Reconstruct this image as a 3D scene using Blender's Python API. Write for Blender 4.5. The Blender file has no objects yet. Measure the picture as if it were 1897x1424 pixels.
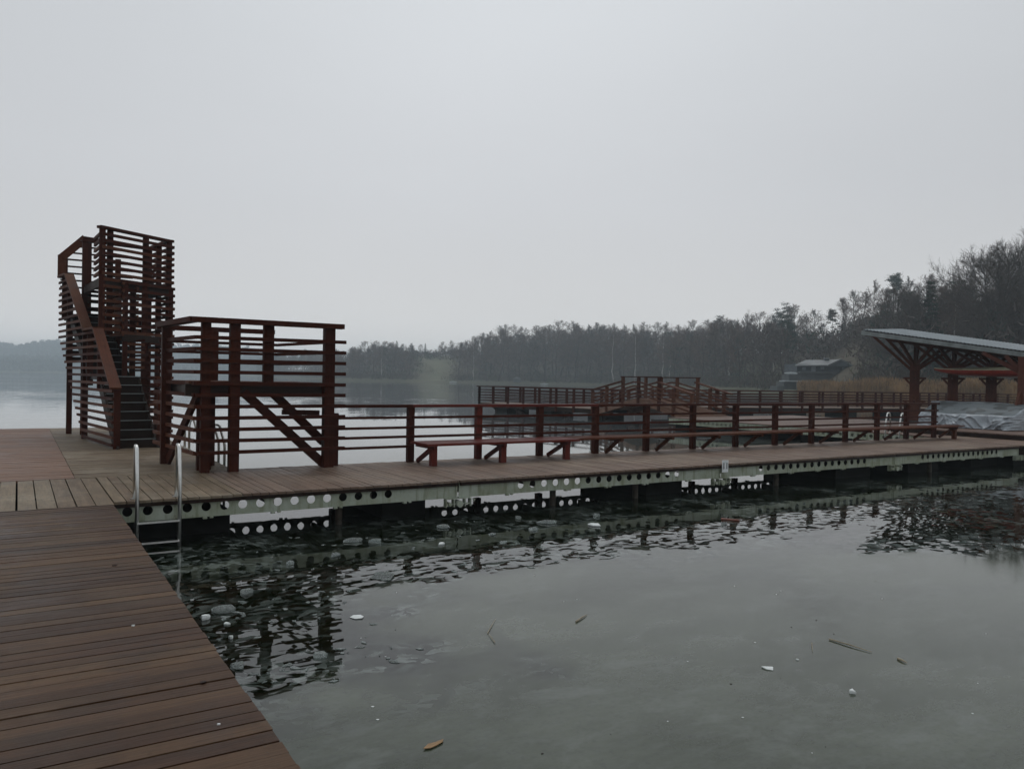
import bpy, math, random
import numpy as np
from mathutils import Vector, Matrix

sc = bpy.context.scene
COL = sc.collection
random.seed(7)
rng = np.random.default_rng(11)

# ------------------------------------------------------------------ camera
W, HH, FPX, CAMH = 1897, 1424, 1450.0, 1.63
_a, _p, _r = math.radians(32.25), math.radians(-0.43), math.radians(0.975)
Fv = Vector((math.sin(_a)*math.cos(_p), math.cos(_a)*math.cos(_p), math.sin(_p)))
R0 = Vector((math.cos(_a), -math.sin(_a), 0)); U0 = R0.cross(Fv)
Rv = R0*math.cos(_r) + U0*math.sin(_r); Uv = -R0*math.sin(_r) + U0*math.cos(_r)
CAM = Vector((0, 0, CAMH))
cd = bpy.data.cameras.new('camera'); cam = bpy.data.objects.new('camera', cd); COL.objects.link(cam)
M = Matrix((Rv, Uv, -Fv)).transposed().to_4x4(); M.translation = CAM
cam.matrix_world = M
cd.sensor_width = 36; cd.lens = FPX/W*36; cd.clip_start = 0.05; cd.clip_end = 9000
sc.camera = cam
def ray(px, py): return Fv*FPX + Rv*(px-W/2) - Uv*(py-HH/2)
def G(px, py, z=0.0):                       # where the ray of a photo point meets the level z
    d = ray(px, py); return CAM + d*((z-CAMH)/d.z)
def RD(px, py, d): return CAM + ray(px, py)/FPX*d
def AT(px, d):                              # plan position at bearing px and depth d
    v = Vector((math.sin(_a), math.cos(_a)))*d + Vector((math.cos(_a), -math.sin(_a)))*((px-W/2)/FPX*d)
    return v.x, v.y

# ------------------------------------------------------------------ world, sun, exposure
SUN_EL, SUN_ROT = math.radians(64), math.radians(30)
wd = bpy.data.worlds.new("World"); sc.world = wd; wd.use_nodes = True
nt = wd.node_tree; nt.nodes.clear()
def N(nt, t, **kw):
    n = nt.nodes.new(t)
    for k, v in kw.items():
        if k.startswith('i_'): n.inputs[k[2:].replace('_', ' ')].default_value = v
        else: setattr(n, k, v)
    return n
out = N(nt, 'ShaderNodeOutputWorld'); bg = N(nt, 'ShaderNodeBackground'); bg.inputs[1].default_value = 0.1
sky = N(nt, 'ShaderNodeTexSky', sky_type='NISHITA', sun_disc=False, sun_elevation=SUN_EL, sun_rotation=SUN_ROT)
sky.air_density = 1.0; sky.dust_density = 3.0
tc = N(nt, 'ShaderNodeTexCoord')
sep = N(nt, 'ShaderNodeSeparateXYZ'); nt.links.new(tc.outputs['Generated'], sep.inputs[0])
ramp = N(nt, 'ShaderNodeValToRGB'); nt.links.new(sep.outputs[2], ramp.inputs[0])
cr = ramp.color_ramp; cr.elements[0].position = 0.0; cr.elements[0].color = (1.0, .972, .955, 1)
cr.elements[1].position = 0.75; cr.elements[1].color = (.90, .96, .995, 1)
e = cr.elements.new(.22); e.color = (.955, .966, .992, 1)
cl = N(nt, 'ShaderNodeTexNoise', i_Scale=1.3, i_Detail=3.0, i_Roughness=.5)
mp = N(nt, 'ShaderNodeMapping'); mp.inputs['Scale'].default_value = (1, 1, 2.6)
nt.links.new(tc.outputs['Generated'], mp.inputs[0]); nt.links.new(mp.outputs[0], cl.inputs[0])
mr = N(nt, 'ShaderNodeMapRange'); mr.inputs[1].default_value = .3; mr.inputs[2].default_value = .7
mr.inputs[3].default_value = .97*6.35; mr.inputs[4].default_value = 1.03*6.35
nt.links.new(cl.outputs[0], mr.inputs[0])
mul = N(nt, 'ShaderNodeVectorMath', operation='SCALE')
nt.links.new(ramp.outputs[0], mul.inputs[0]); nt.links.new(mr.outputs[0], mul.inputs['Scale'])
def wm(op, a, b=None):
    n = nt.nodes.new('ShaderNodeMath'); n.operation = op
    for i, v in enumerate((a, b)):
        if v is None: continue
        if hasattr(v, 'is_linked'): nt.links.new(v, n.inputs[i])
        else: n.inputs[i].default_value = v
    return n.outputs[0]
# bright veil low in the overcast sky, and a soft glow where the sun stands behind the cloud
veil = wm('MULTIPLY', wm('EXPONENT', wm('MULTIPLY', wm('MAXIMUM', sep.outputs[2], 0.0), -20.0)), 1.35)
gd = nt.nodes.new('ShaderNodeVectorMath'); gd.operation = 'DOT_PRODUCT'
ga, ge = math.radians(33), math.radians(34); gd.inputs[1].default_value = (math.sin(ga)*math.cos(ge), math.cos(ga)*math.cos(ge), math.sin(ge))
nt.links.new(tc.outputs['Generated'], gd.inputs[0])
glow = wm('MULTIPLY', wm('POWER', wm('MAXIMUM', gd.outputs['Value'], 0.0), 9.0), .24)
lo = wm('ADD', wm('ADD', veil, glow), 1.0)
mul2 = N(nt, 'ShaderNodeVectorMath', operation='SCALE'); nt.links.new(mul.outputs[0], mul2.inputs[0]); nt.links.new(lo, mul2.inputs['Scale'])
mixw = N(nt, 'ShaderNodeMix', data_type='RGBA'); mixw.inputs[0].default_value = 0.94     # overcast: cloud hides nearly all of the clear sky
nt.links.new(sky.outputs[0], mixw.inputs[6]); nt.links.new(mul2.outputs[0], mixw.inputs[7])
nt.links.new(mixw.outputs[2], bg.inputs[0]); nt.links.new(bg.outputs[0], out.inputs[0])

sl = bpy.data.lights.new('sun', 'SUN'); sl.energy = 0.5; sl.angle = math.radians(40); sl.color = (1, .97, .93)
so = bpy.data.objects.new('sun', sl); COL.objects.link(so)
sd = Vector((math.sin(SUN_ROT)*math.cos(SUN_EL), math.cos(SUN_ROT)*math.cos(SUN_EL), math.sin(SUN_EL)))
so.rotation_euler = sd.to_track_quat('Z', 'Y').to_euler(); so.location = sd*50

sc.view_settings.view_transform = 'Standard'; sc.view_settings.look = 'None'
sc.view_settings.exposure = 0.0; sc.view_settings.gamma = 1.0
sc.render.engine = 'CYCLES'
cy = sc.cycles
cy.use_denoising = True; cy.max_bounces = 8; cy.diffuse_bounces = 3; cy.glossy_bounces = 4
cy.transmission_bounces = 4; cy.volume_bounces = 4; cy.transparent_max_bounces = 8
cy.use_adaptive_sampling = True; cy.adaptive_threshold = 0.02

# ------------------------------------------------------------------ materials
def mat(name):
    m = bpy.data.materials.new(name); m.use_nodes = True
    t = m.node_tree; b = t.nodes['Principled BSDF']; return m, t, b
def mixc(t, fac, a, b, bt='MIX'):
    n = t.nodes.new('ShaderNodeMix'); n.data_type = 'RGBA'; n.blend_type = bt
    for k, v in ((0, fac), (6, a), (7, b)):
        if hasattr(v, 'links') or hasattr(v, 'is_linked'): t.links.new(v, n.inputs[k])
        else: n.inputs[k].default_value = v if k == 0 else (*v, 1)
    return n.outputs[2]
def rampn(t, src, stops):
    n = t.nodes.new('ShaderNodeValToRGB'); t.links.new(src, n.inputs[0]); c = n.color_ramp
    c.elements[0].position = stops[0][0]; c.elements[0].color = (*stops[0][1], 1)
    c.elements[1].position = stops[-1][0]; c.elements[1].color = (*stops[-1][1], 1)
    for p, q in stops[1:-1]:
        e = c.elements.new(p); e.color = (*q, 1)
    return n.outputs[0]
def noise(t, scale, detail=3, rough=.5, vec=None, mscale=None, dist=0):
    n = t.nodes.new('ShaderNodeTexNoise'); n.inputs['Scale'].default_value = scale
    n.inputs['Detail'].default_value = detail; n.inputs['Roughness'].default_value = rough
    n.inputs['Distortion'].default_value = dist
    if vec is None: vec = t.nodes.new('ShaderNodeTexCoord').outputs['Object']
    if mscale:
        mm = t.nodes.new('ShaderNodeMapping'); mm.inputs['Scale'].default_value = mscale
        t.links.new(vec, mm.inputs[0]); vec = mm.outputs[0]
    t.links.new(vec, n.inputs[0]); return n.outputs[0]
def bump(t, b, h, strength, dist):
    n = t.nodes.new('ShaderNodeBump'); n.inputs['Strength'].default_value = strength; n.inputs['Distance'].default_value = dist
    t.links.new(h, n.inputs['Height']); t.links.new(n.outputs[0], b.inputs['Normal']); return n
def mr_(t, src, a, b, c, d):
    n = t.nodes.new('ShaderNodeMapRange'); t.links.new(src, n.inputs[0])
    for i, v in enumerate((a, b, c, d)): n.inputs[i+1].default_value = v
    return n.outputs[0]
def math_(t, op, a, b=None):
    n = t.nodes.new('ShaderNodeMath'); n.operation = op
    for i, v in enumerate((a, b)):
        if v is None: continue
        if hasattr(v, 'is_linked'): t.links.new(v, n.inputs[i])
        else: n.inputs[i].default_value = v
    return n.outputs[0]
WORLDPOS = 'Position'
def wood(name, cols, rough=(.4, .65), wear=(.2, .15, .12), wearamt=.35, bumpd=.002, patch=.6, damp=.45, spec=.14):
    m, t, b = mat(name)
    geo = t.nodes.new('ShaderNodeNewGeometry'); uv = t.nodes.new('ShaderNodeUVMap')
    base = rampn(t, geo.outputs['Random Per Island'], [(i/(len(cols)-1), c) for i, c in enumerate(cols)])
    g = noise(t, 1, 5, .65, uv.outputs[0], (2.2, 55, 1))
    c = mixc(t, math_(t, 'MULTIPLY', mr_(t, g, .35, .7, 1, 0), .55), base, tuple(x*.42 for x in cols[0]))
    s = noise(t, patch, 4, .6, geo.outputs['Position'])
    w = mr_(t, s, .48, .70, 0, wearamt)
    g2 = noise(t, 1, 4, .7, uv.outputs[0], (7, 30, 1))
    w = math_(t, 'MULTIPLY', w, mr_(t, g2, .35, .6, .35, 1))
    c = mixc(t, w, c, wear)
    dirt = noise(t, 9, 4, .7, geo.outputs['Position'])
    c = mixc(t, mr_(t, dirt, .52, .72, 0, .5), c, tuple(x*.35 for x in cols[0]))
    dm = noise(t, 1.15, 5, .65, geo.outputs['Position'], (1, 1, .5), .8)
    wet = mr_(t, dm, .47, .66, 0, 1)
    c = mixc(t, math_(t, 'MULTIPLY', wet, damp), c, tuple(x*.38 for x in cols[0]))
    st = noise(t, 1, 6, .75, uv.outputs[0], (1.1, 9, 1)); c = mixc(t, mr_(t, st, .45, .72, 0, .45), c, tuple(min(1, x*1.7) for x in cols[0]))
    t.links.new(c, b.inputs['Base Color'])
    t.links.new(math_(t, 'SUBTRACT', mr_(t, s, .3, .7, rough[0], rough[1]), math_(t, 'MULTIPLY', wet, .12)), b.inputs['Roughness'])
    b.inputs['Specular IOR Level'].default_value = spec
    bump(t, b, g, .7, bumpd)
    return m
M_red = wood('red_stained_wood', [(0.0414, 0.0084, 0.0045), (0.0713, 0.0126, 0.006), (0.0529, 0.0141, 0.0063), (0.0943, 0.0173, 0.0088)], (.55, .75), (.10, .036, .02), .35, spec=.1)
M_newred = wood('fresh_red_wood', [(.085, .012, .008), (.12, .018, .012), (.10, .022, .014)], (.4, .55), (.19, .05, .03), .35)
M_brown = wood('brown_red_rail_wood', [(0.069, 0.0198, 0.0085), (0.1012, 0.0297, 0.014), (0.1323, 0.044, 0.022)], (.55, .72), (.17, .10, .06), .5, spec=.12)
M_dark = wood('dark_wet_wood', [(.018, .009, .007), (.024, .012, .008), (.03, .015, .010)], (.4, .6), (.06, .05, .04), .4)
M_walk = wood('walkway_boards', [(0.0718, 0.0339, 0.0185), (0.0368, 0.0178, 0.0103), (0.115, 0.0643, 0.0322), (0.057, 0.028, 0.0158), (0.0313, 0.0144, 0.0089), (0.138, 0.0804, 0.0398), (0.0828, 0.0457, 0.0247)], (.45, .65), (.15, .118, .088), .55, .004, .9, .75, .16)
M_deckred = wood('reddish_deck_boards', [(0.206, 0.1127, 0.0757), (0.242, 0.1421, 0.095), (0.1802, 0.098, 0.0678), (0.2575, 0.1617, 0.11)], (.45, .65), (.33, .25, .21), .5, .003, .5)
M_pier = wood('pier_boards', [(0.1749, 0.1164, 0.086), (0.2177, 0.1516, 0.116), (0.1438, 0.0943, 0.0685), (0.241, 0.1762, 0.1388), (0.1827, 0.127, 0.0984)], (.5, .7), (.36, .31, .25), .6, .003, .45)
M_grey = wood('weathered_boards', [(0.1968, 0.1456, 0.1009), (0.164, 0.122, 0.0807), (0.2378, 0.185, 0.1244), (0.1353, 0.0905, 0.0605)], (.5, .7), (.38, .34, .27), .7, .003, .8)
M_shedfl = wood('old_deck_boards', [(.17, .11, .09), (.20, .14, .11), (.15, .10, .08)], (.5, .7), (.25, .2, .17), .5)
M_shedw = wood('shed_timber', [(0.072, 0.0208, 0.0136), (0.1, 0.0304, 0.0176), (0.056, 0.016, 0.0112)], (.5, .65), (.2, .1, .06), .4)

def simple(name, col, rough=.5, metal=0, var=.25, scale=6, bd=0, spec=.5):
    m, t, b = mat(name)
    n = noise(t, scale, 4, .6)
    c = mixc(t, mr_(t, n, .35, .65, 0, 1), tuple(x*(1-var) for x in col), tuple(min(1, x*(1+var)) for x in col))
    t.links.new(c, b.inputs['Base Color']); b.inputs['Roughness'].default_value = rough
    b.inputs['Metallic'].default_value = metal; b.inputs['Specular IOR Level'].default_value = spec
    if bd: bump(t, b, n, .6, bd)
    return m
# steel beams: pale green-grey, algae towards patches, rust runs
M_beam, t, b = mat('painted_steel')
pos = t.nodes.new('ShaderNodeNewGeometry').outputs['Position']
n1 = noise(t, 2.2, 5, .65, pos); n2 = noise(t, 1.0, 4, .6, pos, (14, 14, 1.4))
c = mixc(t, mr_(t, n1, .38, .62, 0, 1), (.25, .275, .195), (.36, .395, .33))
c = mixc(t, mr_(t, n2, .50, .72, 0, .75), c, (.11, .125, .05))
n3 = noise(t, 5, 4, .7, pos)
c = mixc(t, mr_(t, n3, .64, .74, 0, .7), c, (.12, .07, .035))
t.links.new(c, b.inputs['Base Color']); b.inputs['Roughness'].default_value = .55
M_float = simple('dark_float_plastic', (.006, .007, .006), .7, spec=.2)
M_steel = simple('stainless_steel', (.62, .62, .60), .28, 1.0, .08, 20)
M_pile = simple('rusty_pile', (.05, .04, .03), .7, 0, .4, 8)
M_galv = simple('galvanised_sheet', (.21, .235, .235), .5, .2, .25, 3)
M_roof, t, b = mat('corrugated_roof_sheet')
n = noise(t, 1.6, 4, .6); c = mixc(t, mr_(t, n, .35, .65, 0, 1), (.085, .12, .14), (.17, .21, .23))
t.links.new(c, b.inputs['Base Color']); b.inputs['Roughness'].default_value = .4; b.inputs['Metallic'].default_value = .2
M_sign = simple('white_sign_plate', (.72, .74, .74), .4, 0, .1, 15)
M_ink = simple('black_sign_lettering', (.05, .05, .06), .5)
M_canred = simple('red_canoe_paint', (.20, .020, .010), .3, 0, .12, 4)
M_cancream = simple('cream_canoe_deck', (.34, .33, .23), .45, 0, .2, 4)
M_silver = simple('silver_tarpaulin', (.30, .33, .36), .38, .25, .2, 4)
M_camo, t, b = mat('camouflage_tarpaulin')
n = noise(t, 2.6, 1, .4)
c = rampn(t, n, [(.0, (.03, .042, .036)), (.44, (.045, .055, .062)), (.46, (.10, .12, .13)), (1, (.14, .165, .18))]); t.links.new(c, b.inputs['Base Color']); b.inputs['Roughness'].default_value = .45
M_bark = simple('dark_bark', (.045, .036, .030), .9, 0, .4, 5)
M_birch = simple('birch_bark', (.38, .36, .33), .8, 0, .45, 9)
M_twig = simple('grey_brown_twigs', (.075, .060, .052), .9, 0, .35, .8)
M_twig2 = simple('reddish_twigs', (.105, .070, .055), .9, 0, .35, .8)
M_needle = simple('dark_needles', (.020, .036, .022), .85, 0, .45, 1.2)
M_needle2 = simple('blue_green_needles', (.030, .048, .036), .85, 0, .45, 1.2)
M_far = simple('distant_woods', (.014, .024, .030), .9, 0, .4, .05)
M_reed = simple('dry_reed', (.24, .15, .070), .85, 0, .45, .5)
M_bush = simple('bare_undergrowth', (.065, .052, .036), .9, 0, .5, .3)
M_ivy = simple('green_undergrowth', (.040, .062, .024), .9, 0, .5, .3)

# terrain
M_ground, t, b = mat('hillside_ground')
att = t.nodes.new('ShaderNodeVertexColor'); att.layer_name = 'grass'
geo = t.nodes.new('ShaderNodeNewGeometry').outputs['Position']
n = noise(t, .12, 6, .65, geo); n2 = noise(t, .9, 5, .7, geo)
leaf = mixc(t, mr_(t, n, .35, .65, 0, 1), (.060, .045, .030), (.085, .070, .045))
leaf = mixc(t, mr_(t, n2, .45, .7, 0, .5), leaf, (.035, .040, .020))
gr = mixc(t, mr_(t, n, .35, .65, 0, 1), (.095, .108, .058), (.125, .123, .075))
c = mixc(t, att.outputs[0], leaf, gr); t.links.new(c, b.inputs['Base Color']); b.inputs['Roughness'].default_value = .95
bump(t, b, n2, 1, .3)

# ice and water: thin grey ice, black open water with broken fragments by the piers
M_water, t, b = mat('lake_ice_and_water')
geo = t.nodes.new('ShaderNodeNewGeometry').outputs['Position']
sp = t.nodes.new('ShaderNodeSeparateXYZ'); t.links.new(geo, sp.inputs[0]); X, Y = sp.outputs[0], sp.outputs[1]
wob = noise(t, .9, 4, .6, geo)
wobs = math_(t, 'MULTIPLY', math_(t, 'SUBTRACT', wob, .5), 3.2)
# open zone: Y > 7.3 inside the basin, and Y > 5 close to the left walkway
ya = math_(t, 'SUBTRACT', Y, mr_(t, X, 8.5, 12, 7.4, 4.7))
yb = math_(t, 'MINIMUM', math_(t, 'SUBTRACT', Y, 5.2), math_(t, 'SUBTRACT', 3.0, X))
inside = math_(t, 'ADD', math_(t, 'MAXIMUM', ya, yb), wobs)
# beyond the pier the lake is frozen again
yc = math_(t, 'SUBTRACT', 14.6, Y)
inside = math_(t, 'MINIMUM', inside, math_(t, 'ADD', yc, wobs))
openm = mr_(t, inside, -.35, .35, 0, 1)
frag = noise(t, 3.2, 6, .72, geo, (1, 1.6, 1), 1.2)      # floating slush between the fragments
slush = math_(t, 'MULTIPLY', mr_(t, frag, .55, .66, 0, 1), openm)
vor = t.nodes.new('ShaderNodeTexVoronoi'); vor.inputs['Scale'].default_value = 7.5; vor.feature = 'F1'
vm = t.nodes.new('ShaderNodeMapping'); vm.inputs['Scale'].default_value = (.8, 1.2, 1)
dis = t.nodes.new('ShaderNodeVectorMath'); dis.operation = 'ADD'
dn = t.nodes.new('ShaderNodeTexNoise'); dn.inputs['Scale'].default_value = 3.0; t.links.new(geo, dn.inputs[0])
ds = t.nodes.new('ShaderNodeVectorMath'); ds.operation = 'SCALE'; ds.inputs['Scale'].default_value = .5
t.links.new(dn.outputs['Color'], ds.inputs[0]); t.links.new(geo, dis.inputs[0]); t.links.new(ds.outputs[0], dis.inputs[1])
t.links.new(dis.outputs[0], vm.inputs[0]); t.links.new(vm.outputs[0], vor.inputs['Vector'])
mist = noise(t, .35, 5, .6, geo, (1, 1.5, 1), .6); fine = noise(t, 6, 5, .7, geo, (1, 2.4, 1))
icec = mixc(t, mr_(t, mist, .35, .68, 0, 1), (.018, .025, .010), (.078, .090, .064))
icec = mixc(t, mr_(t, fine, .42, .75, 0, .35), icec, (.11, .12, .112))
v2 = t.nodes.new('ShaderNodeTexVoronoi'); v2.inputs['Scale'].default_value = 11.0; t.links.new(vm.outputs[0], v2.inputs['Vector'])
sv = t.nodes.new('ShaderNodeSeparateXYZ'); t.links.new(v2.outputs['Color'], sv.inputs[0])
plates = math_(t, 'MULTIPLY', mr_(t, sv.outputs[0], .48, .54, 0, 1), mr_(t, noise(t, 1.1, 3, .6, geo), .40, .60, 0, 1))
pcol = mixc(t, sv.outputs[1], (.020, .028, .022), (.13, .15, .14))
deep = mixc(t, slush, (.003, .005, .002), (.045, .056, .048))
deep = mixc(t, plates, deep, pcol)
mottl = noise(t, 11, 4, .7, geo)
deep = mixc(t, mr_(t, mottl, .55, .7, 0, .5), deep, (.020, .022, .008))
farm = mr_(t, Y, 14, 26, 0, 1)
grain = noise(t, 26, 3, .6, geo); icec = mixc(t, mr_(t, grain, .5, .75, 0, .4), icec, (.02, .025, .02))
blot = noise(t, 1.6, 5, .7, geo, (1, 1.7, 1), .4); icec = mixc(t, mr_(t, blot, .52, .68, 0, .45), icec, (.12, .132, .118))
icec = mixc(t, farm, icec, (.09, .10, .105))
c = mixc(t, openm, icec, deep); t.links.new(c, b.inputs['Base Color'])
b.inputs['IOR'].default_value = 1.38
rg = mr_(t, mist, .35, .65, .025, .07)
rm = t.nodes.new('ShaderNodeMix'); t.links.new(openm, rm.inputs[0]); t.links.new(rg, rm.inputs[2]); rm.inputs[3].default_value = .015
rm2 = t.nodes.new('ShaderNodeMix'); t.links.new(farm, rm2.inputs[0]); t.links.new(rm.outputs[0], rm2.inputs[2]); rm2.inputs[3].default_value = .02
t.links.new(rm2.outputs[0], b.inputs['Roughness'])
# normals: each fragment lies at its own slight tilt; far water carries wind streaks
vs = t.nodes.new('ShaderNodeVectorMath'); vs.operation = 'SUBTRACT'; vs.inputs[1].default_value = (.5, .5, .5)
t.links.new(vor.outputs['Color'], vs.inputs[0])
vf = t.nodes.new('ShaderNodeVectorMath'); vf.operation = 'SCALE'; t.links.new(vs.outputs[0], vf.inputs[0])
t.links.new(math_(t, 'MULTIPLY', openm, mr_(t, Y, 9.0, 10.6, .020, .004)), vf.inputs['Scale'])
wv = t.nodes.new('ShaderNodeTexNoise'); wv.inputs['Scale'].default_value = 1.0; wv.inputs['Detail'].default_value = 3
wm = t.nodes.new('ShaderNodeMapping'); wm.inputs['Scale'].default_value = (.6, 2.0, 1); wm.inputs['Rotation'].default_value = (0, 0, .5)
t.links.new(geo, wm.inputs[0]); t.links.new(wm.outputs[0], wv.inputs[0])
ws = t.nodes.new('ShaderNodeVectorMath'); ws.operation = 'SUBTRACT'; ws.inputs[1].default_value = (.5, .5, .5); t.links.new(wv.outputs['Color'], ws.inputs[0])
streak = noise(t, 1, 4, .6, geo, (.004, .035, 1), .8)
stm = t.nodes.new('ShaderNodeMapping'); stm.inputs['Rotation'].default_value = (0, 0, .56); t.links.new(geo, stm.inputs[0])
streak = noise(t, 1, 4, .6, stm.outputs[0], (.006, .05, 1), .6)
windy = math_(t, 'MULTIPLY', mr_(t, Y, 35, 80, 0, 1), mr_(t, streak, .42, .58, .01, .14))
wf = t.nodes.new('ShaderNodeVectorMath'); wf.operation = 'SCALE'; t.links.new(ws.outputs[0], wf.inputs[0])
t.links.new(math_(t, 'ADD', windy, .003), wf.inputs['Scale'])
ad = t.nodes.new('ShaderNodeVectorMath'); ad.operation = 'ADD'; t.links.new(vf.outputs[0], ad.inputs[0]); t.links.new(wf.outputs[0], ad.inputs[1])
fl = t.nodes.new('ShaderNodeVectorMath'); fl.operation = 'MULTIPLY'; fl.inputs[1].default_value = (1, 1, 0); t.links.new(ad.outputs[0], fl.inputs[0])
a2 = t.nodes.new('ShaderNodeVectorMath'); a2.operation = 'ADD'; a2.inputs[1].default_value = (0, 0, 1); t.links.new(fl.outputs[0], a2.inputs[0])
nn = t.nodes.new('ShaderNodeVectorMath'); nn.operation = 'NORMALIZE'; t.links.new(a2.outputs[0], nn.inputs[0])
t.links.new(nn.outputs[0], b.inputs['Normal'])

M_ice, t, b = mat('clear_ice')
b.inputs['Base Color'].default_value = (.80, .88, .86, 1); b.inputs['Roughness'].default_value = .10
b.inputs['Transmission Weight'].default_value = .86; b.inputs['IOR'].default_value = 1.31
bump(t, b, noise(t, 30, 4, .7), 1.0, .02)
M_snowice = simple('white_ice', (.66, .69, .68), .5, 0, .12, 12, .004)

# ------------------------------------------------------------------ mesh helpers
class MB:
    def __init__(s): s.v = []; s.f = []; s.uv = []; s.m = []
    def quad(s, idx, uvs, m=0): s.f.append(idx); s.uv.extend(uvs); s.m.append(m)
    def bar(s, p0, p1, w, h, up=(0, 0, 1), m=0, ends=True):
        """box along p0-p1; w across, h along up"""
        p0 = Vector(p0); p1 = Vector(p1); d = p1-p0; L = d.length
        if L < 1e-5: return
        d.normalize(); up = Vector(up)
        if abs(d.dot(up)) > .97: up = Vector((0, 1, 0)) if abs(d.y) < .9 else Vector((1, 0, 0))
        sd = d.cross(up).normalized(); u = sd.cross(d).normalized()
        a = sd*(w/2); c = u*(h/2); n = len(s.v)
        s.v += [tuple(q) for q in (p0-a-c, p0+a-c, p0+a+c, p0-a+c, p1-a-c, p1+a-c, p1+a+c, p1-a+c)]
        o = random.random()*40; o2 = random.random()*40
        def uvq(v0, v1): return [(o, o2+v0), (o, o2+v1), (o+L, o2+v1), (o+L, o2+v0)]
        for k0, k1, v0, v1 in ((0, 1, 0, w), (1, 2, w, w+h), (2, 3, w+h, 2*w+h), (3, 0, 2*w+h, 2*w+2*h)):
            s.quad((n+k0, n+4+k0, n+4+k1, n+k1), [(o, o2+v0), (o+L, o2+v0), (o+L, o2+v1), (o, o2+v1)], m)
        e = [(o, o2), (o+w, o2), (o+w, o2+h), (o, o2+h)]
        s.quad((n, n+1, n+2, n+3), e, m); s.quad((n+7, n+6, n+5, n+4), e, m)
    def box(s, x0, x1, y0, y1, z0, z1, m=0):
        dx, dy, dz = x1-x0, y1-y0, z1-z0
        if dx >= dy and dx >= dz: s.bar((x0, (y0+y1)/2, (z0+z1)/2), (x1, (y0+y1)/2, (z0+z1)/2), dy, dz, m=m)
        elif dy >= dz: s.bar(((x0+x1)/2, y0, (z0+z1)/2), ((x0+x1)/2, y1, (z0+z1)/2), dx, dz, m=m)
        else: s.bar(((x0+x1)/2, (y0+y1)/2, z0), ((x0+x1)/2, (y0+y1)/2, z1), dx, dy, up=(0, 1, 0), m=m)
    def tube(s, pts, r, seg=8, m=0, cap=True):
        pts = [Vector(p) for p in pts]; rs = r if isinstance(r, (list, tuple)) else [r]*len(pts); n0 = len(s.v)
        prev = None
        for i, p in enumerate(pts):
            d = (pts[min(i+1, len(pts)-1)]-pts[max(i-1, 0)]).normalized()
            if prev is None:
                a = d.cross(Vector((0, 0, 1)));
                if a.length < .05: a = d.cross(Vector((1, 0, 0)))
            else: a = prev - d*prev.dot(d)
            a.normalize(); prev = a; c = d.cross(a)
            for k in range(seg):
                t_ = 2*math.pi*k/seg; s.v.append(tuple(p+(a*math.cos(t_)+c*math.sin(t_))*rs[i]))
        for i in range(len(pts)-1):
            for k in range(seg):
                k2 = (k+1) % seg; A = n0+i*seg
                s.quad((A+k, A+k2, A+seg+k2, A+seg+k), [(i, k/seg*.2), (i, (k+1)/seg*.2), (i+1, (k+1)/seg*.2), (i+1, k/seg*.2)], m)
        if cap:
            s.quad(tuple(n0+k for k in range(seg))[::-1], [(0, 0)]*seg, m)
            A = n0+(len(pts)-1)*seg; s.quad(tuple(A+k for k in range(seg)), [(0, 0)]*seg, m)
    def poly(s, pts, m=0):
        n = len(s.v); s.v += [tuple(p) for p in pts]; s.quad(tuple(range(n, n+len(pts))), [(p[0], p[1]) for p in pts], m)
    def mesh(s, name, mats, smooth=False):
        me = bpy.data.meshes.new(name); me.from_pydata(s.v, [], s.f)
        uv = me.uv_layers.new(name='UVMap'); uv.data.foreach_set('uv', np.array(s.uv, 'f').ravel())
        for q in (mats if isinstance(mats, (list, tuple)) else [mats]): me.materials.append(q)
        if isinstance(mats, (list, tuple)): me.polygons.foreach_set('material_index', s.m)
        if smooth: me.polygons.foreach_set('use_smooth', [True]*len(s.f))
        me.update(); return me
    def build(s, name, mats, parent=None, smooth=False, label=None):
        return link(name, s.mesh(name, mats, smooth), parent, label)
def link(name, me, parent=None, label=None):
    o = bpy.data.objects.new(name, me); COL.objects.link(o)
    if parent is not None:
        o.parent = parent
        o.matrix_parent_inverse = Matrix.Translation(-Vector(parent.location))
    if label: o['label'] = label
    return o
def tag(o, label=None, cat=None, group=None, kind=None):
    if label: o['label'] = label
    if cat: o['category'] = cat
    if group: o['group'] = group
    if kind: o['kind'] = kind
    return o
def thing(name, loc, label, cat, group=None):
    o = bpy.data.objects.new(name, None); COL.objects.link(o); o.location = loc; o.empty_display_size = .3
    return tag(o, label, cat, group)
WZ = -0.595      # water level (deck is 0)

# ------------------------------------------------------------------ terrain + water
def interp(x, tab):
    if x <= tab[0][0]: return tab[0][1]
    for (a, b_), (c_, d_) in zip(tab, tab[1:]):
        if x <= c_: return b_+(d_-b_)*(x-a)/(c_-a)
    return tab[-1][1]
def ss(x): x = min(1, max(0, x)); return x*x*(3-2*x)
SH = [(-900, 950), (0, 1000), (430, 1000), (480, 900), (500, 620), (560, 480), (640, 350), (870, 340), (1000, 335), (1120, 310), (1250, 250), (1380, 185), (1480, 140), (1560, 118), (1700, 102), (1897, 88), (2400, 75), (3600, 60)]
TT = [(480, 28), (510, 40), (560, 44), (640, 50), (700, 66), (760, 62), (800, 60), (860, 70), (930, 100), (1000, 97), (1040, 105), (1130, 108), (1200, 108), (1300, 113), (1341, 124), (1385, 128), (1430, 135), (1489, 150), (1533, 138), (1561, 158), (1592, 178), (1624, 196), (1677, 202), (1734, 210), (1784, 206), (1840, 215), (2000, 215), (3600, 200)]
FARL = [(-900, 50), (0, 52), (35, 45), (70, 58), (110, 64), (250, 58), (340, 54), (440, 50), (520, 40), (600, 20)]
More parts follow.
